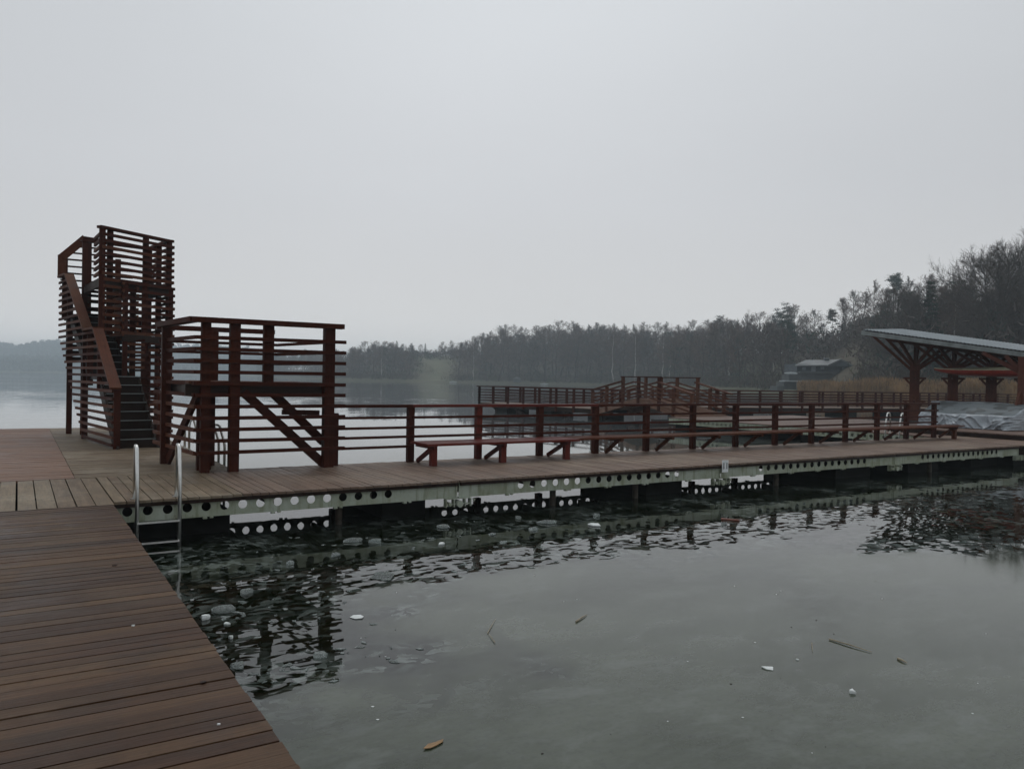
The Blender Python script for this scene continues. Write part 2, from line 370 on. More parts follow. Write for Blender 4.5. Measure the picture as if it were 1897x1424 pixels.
def gh(px, d):
    s = interp(px, SH)
    if d < s: return max(-3.0, WZ - .02 - (s-d)*.12) if d > s-14 else -3.0
    e = d-s
    T = interp(px, TT)
    if px > 500:
        z = .2 + (WZ+.2)*0
        rid = max(1.5, T*(s+80)/FPX + 1.6 - 12)
        z = -.55 + .9*ss(e/3) + rid*ss((e-4)/80)
        if 740 < px < 880:      # open meadow on the far bank
            z += 7*ss((e-8)/40)*ss((px-740)/30)*ss((880-px)/30)
        return z + 2*math.sin(px*.021)*ss(e/60)
    k = ss((500-px)/40)
    return -.5 + .9*ss(e/5) + 9*ss((e-20)/150) + k*interp(px, FARL)*.58*ss((e-200)/260)
pxs = list(range(-900, -99, 50)) + list(range(-80, 2000, 12)) + list(range(2010, 3650, 60))
NR = 60
V, FC, gcol = [], [], []
rows = []
for px in pxs:
    s = interp(px, SH); ds = [2, 20, s*.5, s-16, s-10, s-5, s-1]
    e = .5
    while len(ds) < NR-3: ds.append(s+e); e *= 1.12
    ds = [q for q in ds if q < 1700]; ds += list(np.linspace(max(ds)+10, 2050/(1+.35*max(0, abs(px-948)/1450-.65)), NR-len(ds)))
    col = []
    for d in ds:
        x, y = AT(px, d); z = gh(px, min(d, 2600)) if d > s else gh(px, d)
        e_ = d-s
        g = 0
        if 760 < px < 860 and 2 < e_ < 70: g = .8*max(0, 1-abs(px-810)/58)+.2*math.sin(px*.3+e_*.4)**2
        if 1360 < px < 1480 and 0 < e_ < 60: g = .7
        if 1600 < px < 1700 and 4 < e_ < 40: g = .35
        if 905 < px < 1000 and 0 < e_ < 12: g = .6
        g = max(g, .8*math.exp(-abs(e_-2)/3) if e_ > 0 else 0)
        col.append(len(V)); V.append((x, y, z)); gcol.append(g)
    rows.append(col)
for a, b_ in zip(rows, rows[1:]):
    for i in range(NR-1): FC.append((a[i], b_[i], b_[i+1], a[i+1]))
me = bpy.data.meshes.new('ground'); me.from_pydata(V, [], FC)
ca = me.color_attributes.new('grass', 'FLOAT_COLOR', 'POINT')
ca.data.foreach_set('color', np.repeat(np.array(gcol, 'f'), 4))
me.polygons.foreach_set('use_smooth', [True]*len(FC)); me.materials.append(M_ground)
tag(link('ground', me), kind='structure')
# land behind the camera and to the sides, one skirt sheet below the lake bed
w = MB(); w.poly([(-2400, -2400, -3.3), (2400, -2400, -3.3), (2400, 2400, -3.3), (-2400, 2400, -3.3)])
tag(w.build('lake_bed', M_ground), kind='structure')
w = MB(); w.poly([(-2400, -2400, WZ), (2400, -2400, WZ), (2400, 2400, WZ), (-2400, 2400, WZ)])
tag(w.build('water', M_water), kind='structure')

# ------------------------------------------------------------------ decks and pier sections
def planks_x(mb, x0, x1, y0, y1, pitch, z=0, th=.034, gap=.008, jag=.0, m=0):      # boards along X
    y = y0
    while y < y1-.02:
        wv_ = min(pitch, y1-y)
        mb.bar((x0-random.random()*jag, y+wv_/2, z-th/2+random.uniform(-.003, .003)), (x1+random.uniform(-jag, jag), y+wv_/2, z-th/2+random.uniform(-.003, .003)), wv_-gap*random.uniform(.5, 1.5), th, m=m); y += pitch
def planks_y(mb, x0, x1, y0, y1, pitch, z=0, th=.034, gap=.008, jag=.0, m=0):
    x = x0
    while x < x1-.02:
        wv_ = min(pitch, x1-x)
        mb.bar((x+wv_/2, y0+random.uniform(-jag, jag), z-th/2+random.uniform(-.003, .003)), (x+wv_/2, y1+random.uniform(-jag, jag), z-th/2+random.uniform(-.003, .003)), wv_-gap*random.uniform(.5, 1.5), th, m=m); x += pitch
def holed_beam(mb, u0, u1, fixed, axis, z0, z1, centers, r, th=.008, flange=.06, sgn=-1, zc=None):
    """web plate with round holes, plus top and bottom flanges. axis 'x': runs along X at Y=fixed"""
    def P(u, v, z): return (u, v, z) if axis == 'x' else (v, u, z)
    zc = (z0+z1)/2+.01 if zc is None else zc
    NS = 20
    cur = u0
    def plate(a, b_):
        if axis == 'x': mb.box(a, b_, fixed-th/2, fixed+th/2, z0, z1)
        else: mb.box(fixed-th/2, fixed+th/2, a, b_, z0, z1)
    hw = r+.035
    for c_ in centers:
        if c_-hw > cur+.001: plate(cur, c_-hw)
        L, R_ = c_-hw, c_+hw
        for side in (-1, 1):
            f = fixed+side*th/2
            n = len(mb.v); ring = []; outer = []
            for k in range(NS):
                a = 2*math.pi*(k+.5)/NS; ca_, sa = math.cos(a), math.sin(a)
                ring.append(P(c_+r*ca_, f, zc+r*sa))
                tx = hw/abs(ca_) if abs(ca_) > 1e-6 else 1e9
                tz = ((z1-zc) if sa > 0 else (zc-z0))/abs(sa) if abs(sa) > 1e-6 else 1e9
                tt = min(tx, tz); outer.append(P(c_+tt*ca_, f, zc+tt*sa))
            mb.v += ring+outer
            for k in range(NS):
                k2 = (k+1) % NS; mb.quad((n+k, n+k2, n+NS+k2, n+NS+k), [(0, 0)]*4)
            # corner pieces
            for cx_, cz_ in ((L, z0), (R_, z0), (L, z1), (R_, z1)):
                best = sorted(range(NS), key=lambda k: (Vector(outer[k])-Vector(P(cx_, f, cz_))).length)[:2]
                mb.poly([outer[best[0]], outer[best[1]], P(cx_, f, cz_)])
        n = len(mb.v)
        for side in (-1, 1):
            f = fixed+side*th/2
            mb.v += [P(c_+r*math.cos(2*math.pi*(k+.5)/NS), f, zc+r*math.sin(2*math.pi*(k+.5)/NS)) for k in range(NS)]
        for k in range(NS):
            k2 = (k+1) % NS; mb.quad((n+k, n+k2, n+NS+k2, n+NS+k), [(0, 0)]*4)
        cur = R_
    if u1 > cur: plate(cur, u1)
    for z in (z0-.004, z1+.004):
        a, b_ = sorted((fixed-sgn*flange, fixed+sgn*.006))
        if axis == 'x': mb.box(u0, u1, a, b_, z-.004, z+.004)
        else: mb.box(a, b_, u0, u1, z-.004, z+.004)

def pier_beam_parts(root, x0, near=True):
    cs = [x0+1.19+.2375*i for i in range(16)]
    for yb_, sg in ((10.99, -1), (13.74, 1)):
        mb = MB(); holed_beam(mb, x0+.012, x0+5.938, yb_, 'x', -.272, -.052, cs, .06, sgn=sg, zc=-.145)
        # bolts and clips along the bottom flange
        for q in (.9, 2.1, 3.0, 3.9, 5.0):
            mb.box(x0+q, x0+q+.05, yb_-.03, yb_+.03, -.305, -.281); mb.box(x0+q+.09, x0+q+.13, yb_-.02, yb_+.02, -.30, -.281)
        mb.build('steel_beam', M_beam, root)
    mb = MB()
    for q in (0.02, 1.5, 3.0, 4.45, 5.88):
        mb = MB(); mb.box(x0+q, x0+q+.05, 11.03, 13.70, -.20, -.06); mb.build('cross_member', M_pile, root)
PLACE = ['its boards meeting the boardwalk at far left', 'under the slatted lifeguard stand',
         'under the bright red bench', 'just right of the small number plate', 'last before the shelter']
floats = {0: [(-.3, 1.1)], 1: [], 2: [], 3: [], 4: []}
FL_ = {-1: [(-3, -1.2)], 0: [(.2, 2.55), (4.85, 5.6)], 1: [(10.35, 11.3)], 2: [(16.25, 17.6)], 3: [(19.2, 20.6), (22.2, 23.6)]}
for k in range(-1, 4):
    x0 = 5.95*k
    root = thing('pier_section', (x0, 11, 0), 'jetty section with holed pale green beams, ' + PLACE[k+1], 'pier', 'floating jetty sections in one line')
    mb = MB()
    if k < 0: planks_y(mb, x0+.01, x0+5.94, 10.74, 13.58, .205, gap=.014); mb.build('deck_boards', M_grey, root)
    elif k == 0:
        planks_y(mb, .0, 1.02, 10.74, 13.58, .205, gap=.014, jag=.006); planks_y(mb, 1.03, 2.6, 10.93, 13.6, .145, gap=.012, jag=.008)
        mb.build('deck_boards', M_grey, root)
        mb = MB(); planks_y(mb, 2.605, 5.94, 10.93, 13.87, .118, gap=.01, jag=.006); mb.build('deck_boards', M_pier, root)
    else: planks_y(mb, x0+.006, x0+5.944, 10.93, 13.87, .118, gap=.010, jag=.006); mb.build('deck_boards', M_pier, root)
    pier_beam_parts(root, x0)
    mb = MB(); mb.box(x0+.02, x0+5.93, 10.945, 10.975, -.085, -.036); mb.build('edge_timber', M_dark, root)
    for a, b_ in FL_[k]:
        mb = MB(); mb.box(a, b_, 11.45, 13.55, -.72, -.29)
        mb.build('float', M_float, root)
    if k >= 0:   # hinge at the joint to the next section
        for yy in (10.97, 13.76):
            mb = MB(); xj = x0+5.95
            mb.box(xj-.24, xj+.22, yy-.03, yy+.035, -.295, -.282)
            for q in (-.24, -.10, .10, .20): mb.box(xj+q, xj+q+.014, yy-.045, yy+.05, -.42, -.297)
            mb.box(xj-.24, xj+.21, yy-.02, yy+.02, -.385, -.365)
            mb.tube([(xj, yy-.07, -.37), (xj, yy+.08, -.37)], .055, 12)
            mb.tube([(xj-.17, yy-.055, -.37), (xj-.17, yy+.06, -.37)], .03, 10)
            mb.box(xj-.05, xj-.035, yy-.01, yy-.0, -.27, -.06)
            mb.tube([(xj+.26, yy, -.31), (xj+.30, yy, -.33), (xj+.27, yy, -.35)], .012, 6)
            mb.build('hinge', M_beam, root)
        for q in (-.16, -.02, .16):
            pass
for i, (x, _) in enumerate([(4.09, 0), (8.02, 0), (9.94, 0), (13.96, 0), (19.9, 0)]):
    mb = MB(); mb.tube([(x, 11.3, -2.6), (x, 11.3, -.29)], .055, 12)
    tag(mb.build('steel_pile', M_pile, None, True), 'round pile in black water under the jetty, ' +
        ['nearest the slatted stand', 'under the second bench post', 'just left of the middle of the jetty', 'just right of the number plate', 'deep in shade near the shelter'][i], 'pile', 'piles under the long jetty')

# near walkway, boards across
root = thing('boardwalk', (-1, 5, 0), 'wet reddish brown boardwalk in the foreground with boards laid crosswise', 'boardwalk')
mb = MB(); planks_x(mb, -3.2, 1.005, -2.5, 10.72, .122, gap=.010, jag=.004); mb.build('deck_boards', M_walk, root)
mb = MB(); y = -2.5
while y < 10.6:
    for x in (.93, -.07, -1.07, -2.07):
        for dy in (.032, .090):
            cx, cy_ = x+random.uniform(-.006, .006), y+dy+random.uniform(-.004, .004); n = len(mb.v)
            mb.v += [(cx+.0042*math.cos(k*math.pi/3), cy_+.0042*math.sin(k*math.pi/3), .0038) for k in range(6)]; mb.quad(tuple(range(n, n+6)), [(0, 0)]*6)
    y += .122
tag(mb.build('screw_heads', M_pile, root), kind='stuff')
mb = MB(); mb.box(.90, .95, -2.5, 10.70, -.26, -.036); mb.box(-3.1, -3.05, -2.5, 10.7, -.26, -.036); mb.box(-1.1, -1.05, -2.5, 10.7, -.26, -.036); mb.build('side_beam', M_dark, root)
for y in (0, 5.2, 9.6):
    mb = MB(); mb.box(-3.0, .8, y, y+.9, -.75, -.27); mb.build('float', M_float, root)
# left deck and middle deck behind the crossing
root = thing('bathing_deck', (-2, 19, 0), 'pinkish brown deck of fine boards reaching the open lake, at the left edge', 'deck')
mb = MB(); planks_x(mb, -6.5, .745, 13.62, 25.8, .122, gap=.006, jag=.0); mb.build('deck_boards', M_deckred, root)
mb = MB(); mb.box(-6.5, .70, 25.70, 25.75, -.28, -.036); mb.box(-6.45, -6.4, 13.7, 25.69, -.28, -.036)
mb.build('side_beam', M_beam, root)
mb = MB(); mb.box(-6, .5, 15, 16.5, -.75, -.29); mb.box(-6, .5, 22, 23.5, -.75, -.29); mb.build('float', M_float, root)
root = thing('tower_deck', (2, 19, 0), 'weathered grey brown deck carrying the tall slatted tower', 'deck')
mb = MB()
planks_x(mb, .76, 3.12, 13.625, 25.75, .122, gap=.012, jag=.012); mb.build('deck_boards', M_grey, root)
mb = MB(); holed_beam(mb, 14.0, 25.6, 3.07, 'y', -.272, -.052, [15.2+.2375*i for i in range(40)], .06, sgn=1, zc=-.145); mb.build('steel_beam', M_beam, root)
mb = MB(); mb.box(.9, 2.9, 14.5, 16.5, -.75, -.29); mb.box(.9, 2.9, 20, 23, -.75, -.29); mb.build('float', M_float, root)

# ------------------------------------------------------------------ long railing on the jetty
PX = [6.37+1.4992*i for i in range(13)]
root = thing('railing', (14, 13.7, 0), 'long dark red timber railing with four thin rails along the back of the jetty', 'railing')
for i, x in enumerate([4.86]+PX):
    mb = MB(); mb.bar((x, 13.72, -.40), (x, 13.72, 1.045 if i else .95), .125, .11, up=(0, 1, 0)); mb.build('post', M_red if i != 2 else M_newred, root)
for i, z in enumerate((.86, .67, .49, .305)):
    for a, b_ in zip([4.70]+PX[0::3][:-1], PX[0::3]):
        if i == 3 and a > 6: continue
        mb = MB(); mb.bar((a+.012, 13.648, z+random.uniform(-.004, .004)), (b_-.012 if b_ < 24 else b_+.1, 13.648, z+random.uniform(-.004, .004)), .032, .048); mb.build('rail', M_red, root)
for j, (a, b_) in enumerate(zip([4.70]+PX[0::3][:-1], PX[0::3])):
    mb = MB(); mb.bar((a+.01, 13.70, 1.075), (b_ if b_ < 24 else b_+.13, 13.70, 1.075), .17, .055); mb.build('handrail', M_newred if j == 1 else M_red, root)
# benches against the railing
def bench(x0, x1, m, label, legs, ys=(12.86, 13.05, 13.24, 13.43)):
    root = thing('bench', ((x0+x1)/2, 13.3, 0), label, 'bench', 'timber benches along the jetty railing')
    for y in ys:
        mb = MB(); mb.bar((x0, y, .395), (x1, y, .395), .178, .042); mb.build('seat_board', m, root)
    for x in legs:
        y0 = ys[0]-.03; mb = MB(); mb.bar((x, y0, .34), (x, 13.62, .34), .07, .065)
        if x < 10.5 or x > 24: mb.bar((x+.0, y0+.1, 0), (x+.0, y0+.1, .305), .12, .10, up=(0, 1, 0))
        mb.bar((x+.005, 13.60, .03), (x+.005, y0+.15, .325), .06, .07); mb.build('support', m, root)
bench(6.28, 9.74, M_newred, 'shorter bright red bench nearest the slatted stand, on its own front legs', [6.47, 7.97, 9.5])
bench(9.80, 24.75, M_brown, 'long faded brown bench with diagonal braces reaching the far right end', [11.07+1.4992*i for i in range(9)]+[24.45], (13.06, 13.245, 13.43))

# ------------------------------------------------------------------ number plates
def plate(cx, y, cz, txt, label, s=.17, h=.24):
    root = thing('number_plate', (cx, y, cz), label, 'sign', 'white number plates on the jetty edge')
    mb = MB(); mb.box(cx-s/2, cx+s/2, y-.008, y, cz-h/2, cz+h/2); mb.build('plate', M_sign, root)
    cu = bpy.data.curves.new('numerals', 'FONT'); cu.body = txt; cu.size = h*.72; cu.align_x = 'CENTER'; cu.align_y = 'CENTER'; cu.extrude = .001; cu.offset = .003
    tmp = bpy.data.objects.new('numerals', cu); COL.objects.link(tmp)
    dg = bpy.context.evaluated_depsgraph_get(); me_ = bpy.data.meshes.new_from_object(tmp.evaluated_get(dg)); bpy.data.objects.remove(tmp)
    me_.transform(Matrix.Translation((cx, y-.0105, cz)) @ Matrix.Rotation(math.pi/2, 4, 'X')); me_.materials.clear(); me_.materials.append(M_ink)
    link('numerals', me_, root)
plate(11.955, 10.925, -.045, '11', 'small white number plate below the boards in the middle of the jetty edge')
plate(24.15, 10.925, -.07, '11', 'white number plate cut off by the right edge of the view', .26, .18)

# ------------------------------------------------------------------ swim ladders
def ladder(o, ax, outw, label, width=.5, low=-1.5):
    """o: deck-edge point of the first hoop, ax: unit vec along the edge, outw: unit vec towards the water"""
    o = Vector(o); ax = Vector(ax); ow = Vector(outw)
    root = thing('swim_ladder', o, label, 'ladder', 'steel swim ladders on the jetty edges')
    for k in (0, 1):
        b0 = o+ax*(width*k)
        pts = [b0-ow*.14, b0-ow*.14+Vector((0, 0, .55)), b0-ow*.125+Vector((0, 0, .64)), b0-ow*.08+Vector((0, 0, .69)), b0-ow*.02+Vector((0, 0, .69)),
               b0+ow*.03+Vector((0, 0, .66)), b0+ow*.10+Vector((0, 0, .40)), b0+ow*.12+Vector((0, 0, .30)), b0+ow*.12+Vector((0, 0, low))]
        mb = MB(); mb.tube(pts, .024, 10); mb.build('hoop', M_steel, root, True)
        mb = MB(); mb.tube([b0-ow*.14+Vector((0, 0, .001)), b0-ow*.14+Vector((0, 0, .012))], .05, 14); mb.build('foot_plate', M_steel, root)
    for z in (-.27, -.53, -.79, -1.05, -1.31):
        a = o+ow*.12+Vector((0, 0, z)); mb = MB(); mb.bar(a, a+ax*width, .05, .022); mb.build('rung', M_steel, root)
ladder((1.28, 10.93, 0), (1, 0, 0), (0, -1, 0), 'stainless steel ladder in the foreground corner, between boardwalk and slatted stand')
ladder((3.12, 15.05, 0), (0, 1, 0), (1, 0, 0), 'steel ladder half hidden behind the corner post of the slatted stand')
ladder((3.12, 17.1, 0), (0, 1, 0), (1, 0, 0), 'steel ladder seen through the gap between tower and slatted stand')
ladder((24.9, 15.1, 0), (0, 1, 0), (-1, 0, 0), 'distant white looking ladder hoops in front of the timber shelter')

# ------------------------------------------------------------------ lifeguard stand
root = thing('lifeguard_stand', (3.5, 14.4, 0), 'square dark red slatted lifeguard stand with raised floor at the jetty corner', 'platform')
def post(x, y, z0, z1, w, d, m=None, rot=(0, 1, 0), r=None):
    mb = MB(); mb.bar((x, y, z0), (x, y, z1), w, d, up=rot); return mb.build('post', m or M_red, r or root)
for x, y, z0, z1, w_, d_ in ((4.67, 13.52, 0, 2.47, .18, .15), (3.05, 13.52, 0, 2.47, .16, .14), (2.60, 13.56, 0, 2.47, .14, .14), (2.24, 15.2, 0, 2.44, .15, .14),
                             (2.66, 13.95, 0, 1.45, .22, .14), (3.12, 15.7, 1.3, 2.44, .22, .12), (3.62, 13.58, 1.48, 2.47, .17, .10), (2.86, 14.6, 0, 1.3, .2, .14), (3.0, 15.3, 0, 1.3, .14, .12)):
    post(x, y, z0, z1, w_, d_)
for i in range(11):
    z = .335+.1885*i; ext = 16.0 if z < 1.5 else 15.45
    j = random.uniform(-.006, .006)
    mb = MB(); mb.bar((2.43, 13.425, z+j), (4.95, 13.425, z-j), .038, .060); mb.build('slat', M_red, root)
    yy = ext; xx = 2.43 - (ext-13.43)*.105
    mb = MB(); mb.bar((2.425, 13.46, z+j), (xx, yy, z), .038, .060); mb.build('slat', M_red if i > 4 else M_brown, root)
for i in range(6, 11):
    z = .335+.1885*i; mb = MB(); mb.bar((2.2, 15.78, z), (4.4, 15.78, z), .03, .055); mb.build('slat', M_red, root)
    if i > 7:
        mb = MB(); mb.bar((4.39, 15.75, z), (4.66, 13.62, z), .03, .055); mb.build('slat', M_red, root)
for a, b_ in (((2.36, 13.45, 2.50), (4.90, 13.45, 2.50)), ((2.40, 13.4, 2.501), (2.19, 15.5, 2.50)), ((2.15, 15.74, 2.47), (4.3, 15.74, 2.47))):
    mb = MB(); mb.bar(a, b_, .17, .085); mb.build('handrail', M_red, root)
mb = MB(); planks_y(mb, 2.35, 4.6, 13.62, 15.4, .14, z=1.50, th=.04); mb.build('floor', M_brown, root)
mb = MB()
for y in (13.60, 15.3): mb.box(2.3, 4.66, y, y+.06, 1.27, 1.455)
for x in (2.36, 3.2, 4.5): mb.box(x, x+.06, 13.66, 15.3, 1.28, 1.455)
mb.build('floor_frame', M_dark, root)
for a, b_ in (((4.62, 13.60, .06), (3.22, 13.60, 1.32)), ((4.70, 13.84, .42), (3.72, 13.84, 1.36)), ((2.28, 15.1, .05), (2.52, 13.75, 1.28)), ((4.62, 13.86, .95), (3.95, 13.86, .97)),):
    mb = MB(); mb.bar(a, b_, .06, .15 if a[2] < .8 else .09)
    mb.build('brace', M_red, root)

# ------------------------------------------------------------------ slatted lookout tower with stairs
root = thing('lookout_tower', (2.2, 21, 0), 'tall dark slatted wooden tower with two flights of stairs at the left', 'tower')
wdir = Vector((-.128, .992, 0)); rdir = Vector((.992, .128, 0))
S0 = Vector((1.73, 18.38, 0))
def S(s_, off=0, z=0): p = S0+wdir*s_+rdir*off; return Vector((p.x, p.y, z))
def part(name, a, b_, w_, h_, m=M_red, up=(0, 0, 1)):
    mb = MB(); mb.bar(a, b_, w_, h_, up=up); return mb.build(name, m, root)
# posts of the stair wall
for s_, off, z0, z1 in ((.06, .05, 0, 1.25), (3.2, .05, 0, 2.95), (5.08, .05, 0, 4.05), (1.62, .05, 1.2, 2.5), (2.68, .05, 1.3, 2.55), (.1, .93, 0, 1.25), (2.5, .93, 0, 3.7), (5.85, .05, 3, 4.6), (5.85, .62, 3, 5.2)):
    part('post', S(s_, off, z0), S(s_, off, z1), .13, .13, up=(0, 1, 0))
# wide handrail boards
for p, q in (((-.12, -.02, 1.28), (1.60, -.02, 2.60)), ((1.58, -.02, 2.61), (2.72, -.02, 2.61)), ((2.66, -.02, 2.63), (4.92, -.02, 4.12)), ((4.92, -.02, 4.13), (5.86, -.02, 4.14))):
    a = S(*p); b_ = S(*q); part('handrail', a, b_, .22, .05, M_brown)
a = S(5.80, -.03, 4.10); part('handrail', a, S(5.80, -.03, 4.72), .20, .05, M_brown, up=wdir)
part('handrail', S(5.79, -.03, 4.66), S(5.79, .52, 5.24), .20, .05, M_brown, up=wdir)
part('handrail', S(5.80, .48, 5.25), S(5.75, 1.35, 5.20), .12, .06, M_red)
# slats of the stair wall
z = .08; i = 0
while z < 4.05:
    s1 = min(6.05, 2.85+1.23*z) + random.uniform(-.05, .05)
    if z < 1.22: s0 = -.0
    elif z < 2.55: s0 = (z-1.28)/.79+.1
    elif z < 4.05: s0 = 2.75+(z-2.63)/.66+.08
    if z < 3.0 or True:
        part('slat', S(s0, -.04, z), S(s1, -.04, z+random.uniform(-.008, .008)), .04, .060, M_brown if i % 3 else M_red)
    z += .163; i += 1
z = 3.15
while z < 5.15:
    o0 = -.05 if z < 4.7 else (z-4.68)/1.05
    part('slat', S(5.90, o0, z), S(5.72, 1.7, z), .03, .045, M_dark if z < 4.3 else M_red); z += .185
for zz in (1.95, 2.12, 2.29, 2.46, 2.63, 2.80, 2.97): part('slat', S(5.9, .1, zz), S(5.75, 1.8, zz), .03, .13, M_dark)
for zz in np.arange(2.62, 3.75, .17): part('slat', S(2.2, .97, zz), S(4.9, .97, zz), .035, .07, M_brown)
# right-hand stair wall
z = .10
while z < 2.5:
    part('slat', S(.3+max(0, z-1.2)*1.1, .97, z), S(2.7, .97, z), .032, .05, M_red if z > 1 else M_brown); z += .175
# flights
def flight(s0, z0, n, rise, run, o0=.02, o1=.90):
    for i in range(n):
        zz = z0+rise*(i+1); ss_ = s0+run*i
        part('tread', S(ss_+run/2, o0, zz-.02), S(ss_+run/2, o1, zz-.02), run+.03, .04, M_dark)
        part('tread_sheen', S(ss_-.018, o0+.01, zz-.003), S(ss_-.018, o1-.01, zz-.003), .022, .016, M_galv)  # pale strip added along each tread edge to imitate its sky sheen
        part('riser', S(ss_+.02, o0+.02, zz-rise/2-.02), S(ss_+.02, o1-.02, zz-rise/2-.02), .02, rise*.85, M_dark)
    for o in (o0, o1):
        part('stringer', S(s0-.1, o, z0-.08), S(s0+run*n, o, z0+rise*n-.10), .05, .26, M_dark)
flight(.12, 0, 8, .191, .2, .06, .86)
part('landing', S(1.72, .46, 1.49), S(2.74, .46, 1.49), .84, .09, M_dark)
flight(2.7, 1.53, 9, .17, .25, .06, .86)
part('landing', S(4.9, .46, 3.02), S(5.85, .46, 3.02), .84, .09, M_dark)
flight_pts = [(5.35, 1.0, 3.25), (5.35, 1.25, 3.5), (5.35, 1.5, 3.75)]
for s_, o, zz in flight_pts:
    part('tread', S(s_-.4, o, zz-.02), S(s_+.4, o, zz-.02), .27, .04, M_dark)
# box on top
L_, R_ = Vector((1.62, 20.5, 0)), Vector((3.22, 21.6, 0)); BR_, BL_ = Vector((2.98, 23.3, 0)), Vector((1.42, 22.9, 0))
def Z(v, z): return Vector((v.x, v.y, z))
def lerp(a, b_, k): return a+(b_-a)*k
def wall(A, B, z0, z1, n, over=.1, m=M_red, w_=.05, h_=.068):
    d = (B-A).normalized()*over
    for i in range(n):
        z = z0+(z1-z0)*i/(n-1); part('slat', Z(A-d, z+random.uniform(-.006, .006)), Z(B+d, z+random.uniform(-.006, .006)), w_, h_, m if i % 4 else M_brown)
off = Vector((.05, -.08, 0))
wall(L_+off, R_+off, 3.92, 4.82, 7, .06); wall(R_+Vector((.08, 0, 0)), BR_+Vector((.08, 0, 0)), 3.92, 4.82, 7, .1)
wall(BR_+Vector((0, .14, 0)), BL_+Vector((0, .14, 0)), 2.6, 3.6, 7, .05, M_dark); wall(L_+Vector((-.05, 0, 0)), lerp(L_, BL_, .35)+Vector((-.02, 0, 0)), 3.92, 4.82, 7, .03)
for A, B in ((L_, R_), (R_, BR_), (BR_, BL_)):
    d = (B-A).normalized()*.09; part('handrail', Z(A-d, 4.98), Z(B+d, 4.98), .16, .06, M_red)
for P_, z0, z1 in ((L_, 2.5, 4.95), (lerp(L_, R_, .63), 2.4, 4.95), (R_, 0, 4.95), (BR_, 0, 4.95), (BL_, 0, 4.95), (lerp(L_, R_, .1)+Vector((.02, .1, 0)), 2.5, 4.95), (lerp(BL_, BR_, .5), 0, 4.6), (lerp(R_, BR_, .5), 0, 4.95)):
    part('post', Z(P_, z0), Z(P_, z1), .13, .12, up=(0, 1, 0))
mb = MB(); mb.v += [tuple(Z(p, 3.76)) for p in (L_, R_, BR_, BL_)]+[tuple(Z(p, 3.84)) for p in (L_, R_, BR_, BL_)]
for f in ((3, 2, 1, 0), (4, 5, 6, 7), (0, 1, 5, 4), (1, 2, 6, 5), (2, 3, 7, 6), (3, 0, 4, 7)): mb.quad(f, [(mb.v[k][0], mb.v[k][1]) for k in f])
mb.build('floor', M_dark, root)
part('floor_beam', Z(L_+off*.5, 3.7), Z(R_+off*.5, 3.7), .06, .16, M_dark); part('floor_beam', Z(R_, 3.7), Z(BR_, 3.7), .06, .16, M_dark); part('floor_beam', Z(BL_, 3.7), Z(L_, 3.7), .06, .16, M_dark)
# skirt below the floor, stepping forward
K_ = Vector((2.08, 20.62, 0)); Kr = Vector((3.30, 21.50, 0)); Kl = Vector((1.90, 21.4, 0))
wall(K_, Kr, 2.56, 3.76, 8, .05); wall(K_, Kl, 2.52, 3.72, 8, .04, M_brown); wall(Kr+Vector((.02, .05, 0)), BR_+Vector((.12, 0, 0)), 2.56, 3.76, 8, .1)
wall(L_+off, lerp(L_, R_, .22)+off, 2.62, 3.78, 8, .02, M_brown); wall(BR_+Vector((0, .1, 0)), BL_+Vector((0, .1, 0)), 2.5, 3.7, 6, .05)
part('floor_beam', Z(K_, 2.44), Z(Kr, 2.44), .06, .16, M_dark)
for P_ in (lerp(K_, Kr, .05), lerp(K_, Kr, .42), lerp(K_, Kr, .97)): part('post', Z(P_+Vector((0, .06, 0)), 0 if P_.x > 2.5 else 1.4), Z(P_+Vector((0, .06, 0)), 3.75), .11, .11, up=(0, 1, 0))
wall(lerp(K_, Kr, .08), lerp(K_, Kr, .42), 1.75, 2.3, 4, .0, M_brown); wall(lerp(K_, Kr, .55), lerp(K_, Kr, 1.0), .15, 2.35, 14, .05)
wall(lerp(R_, BR_, .1), BR_, .2, 2.3, 11, .05)

# ------------------------------------------------------------------ generic timber railing for the far piers
def fence_parts(root, p0, p1, z0=0, z1=0, pitch=1.5, m=M_brown, h=1.08, nr=5, over=.15, posts=True, pw=.11):
    p0 = Vector((p0[0], p0[1], z0)); p1 = Vector((p1[0], p1[1], z1)); L = (p1-p0).length; n = max(1, round(L/pitch))
    d = (p1-p0)/L; r_ = bpy.data.objects.new('railing', None); COL.objects.link(r_); r_.parent = root; r_.matrix_parent_inverse = Matrix.Translation(-Vector(root.location))
    if posts:
        for i in range(n+1):
            p = p0+(p1-p0)*i/n; mb = MB(); mb.bar(p+Vector((0, 0, -.25)), p+Vector((0, 0, h-.03)), pw, pw, up=(0, 1, 0)); o = mb.build('post', m, None); o.parent = r_
    mb = MB(); mb.bar(p0-d*over+Vector((0, 0, h)), p1+d*over+Vector((0, 0, h)), .15, .05); o = mb.build('handrail', m, None); o.parent = r_
    side = d.cross(Vector((0, 0, 1))).normalized()*(pw/2+.018)
    for k in range(nr):
        z = h*(.13+.165*k); mb = MB(); mb.bar(p0-d*over+side+Vector((0, 0, z)), p1+d*over+side+Vector((0, 0, z)), .03, .045); o = mb.build('rail', m, None); o.parent = r_
    return r_
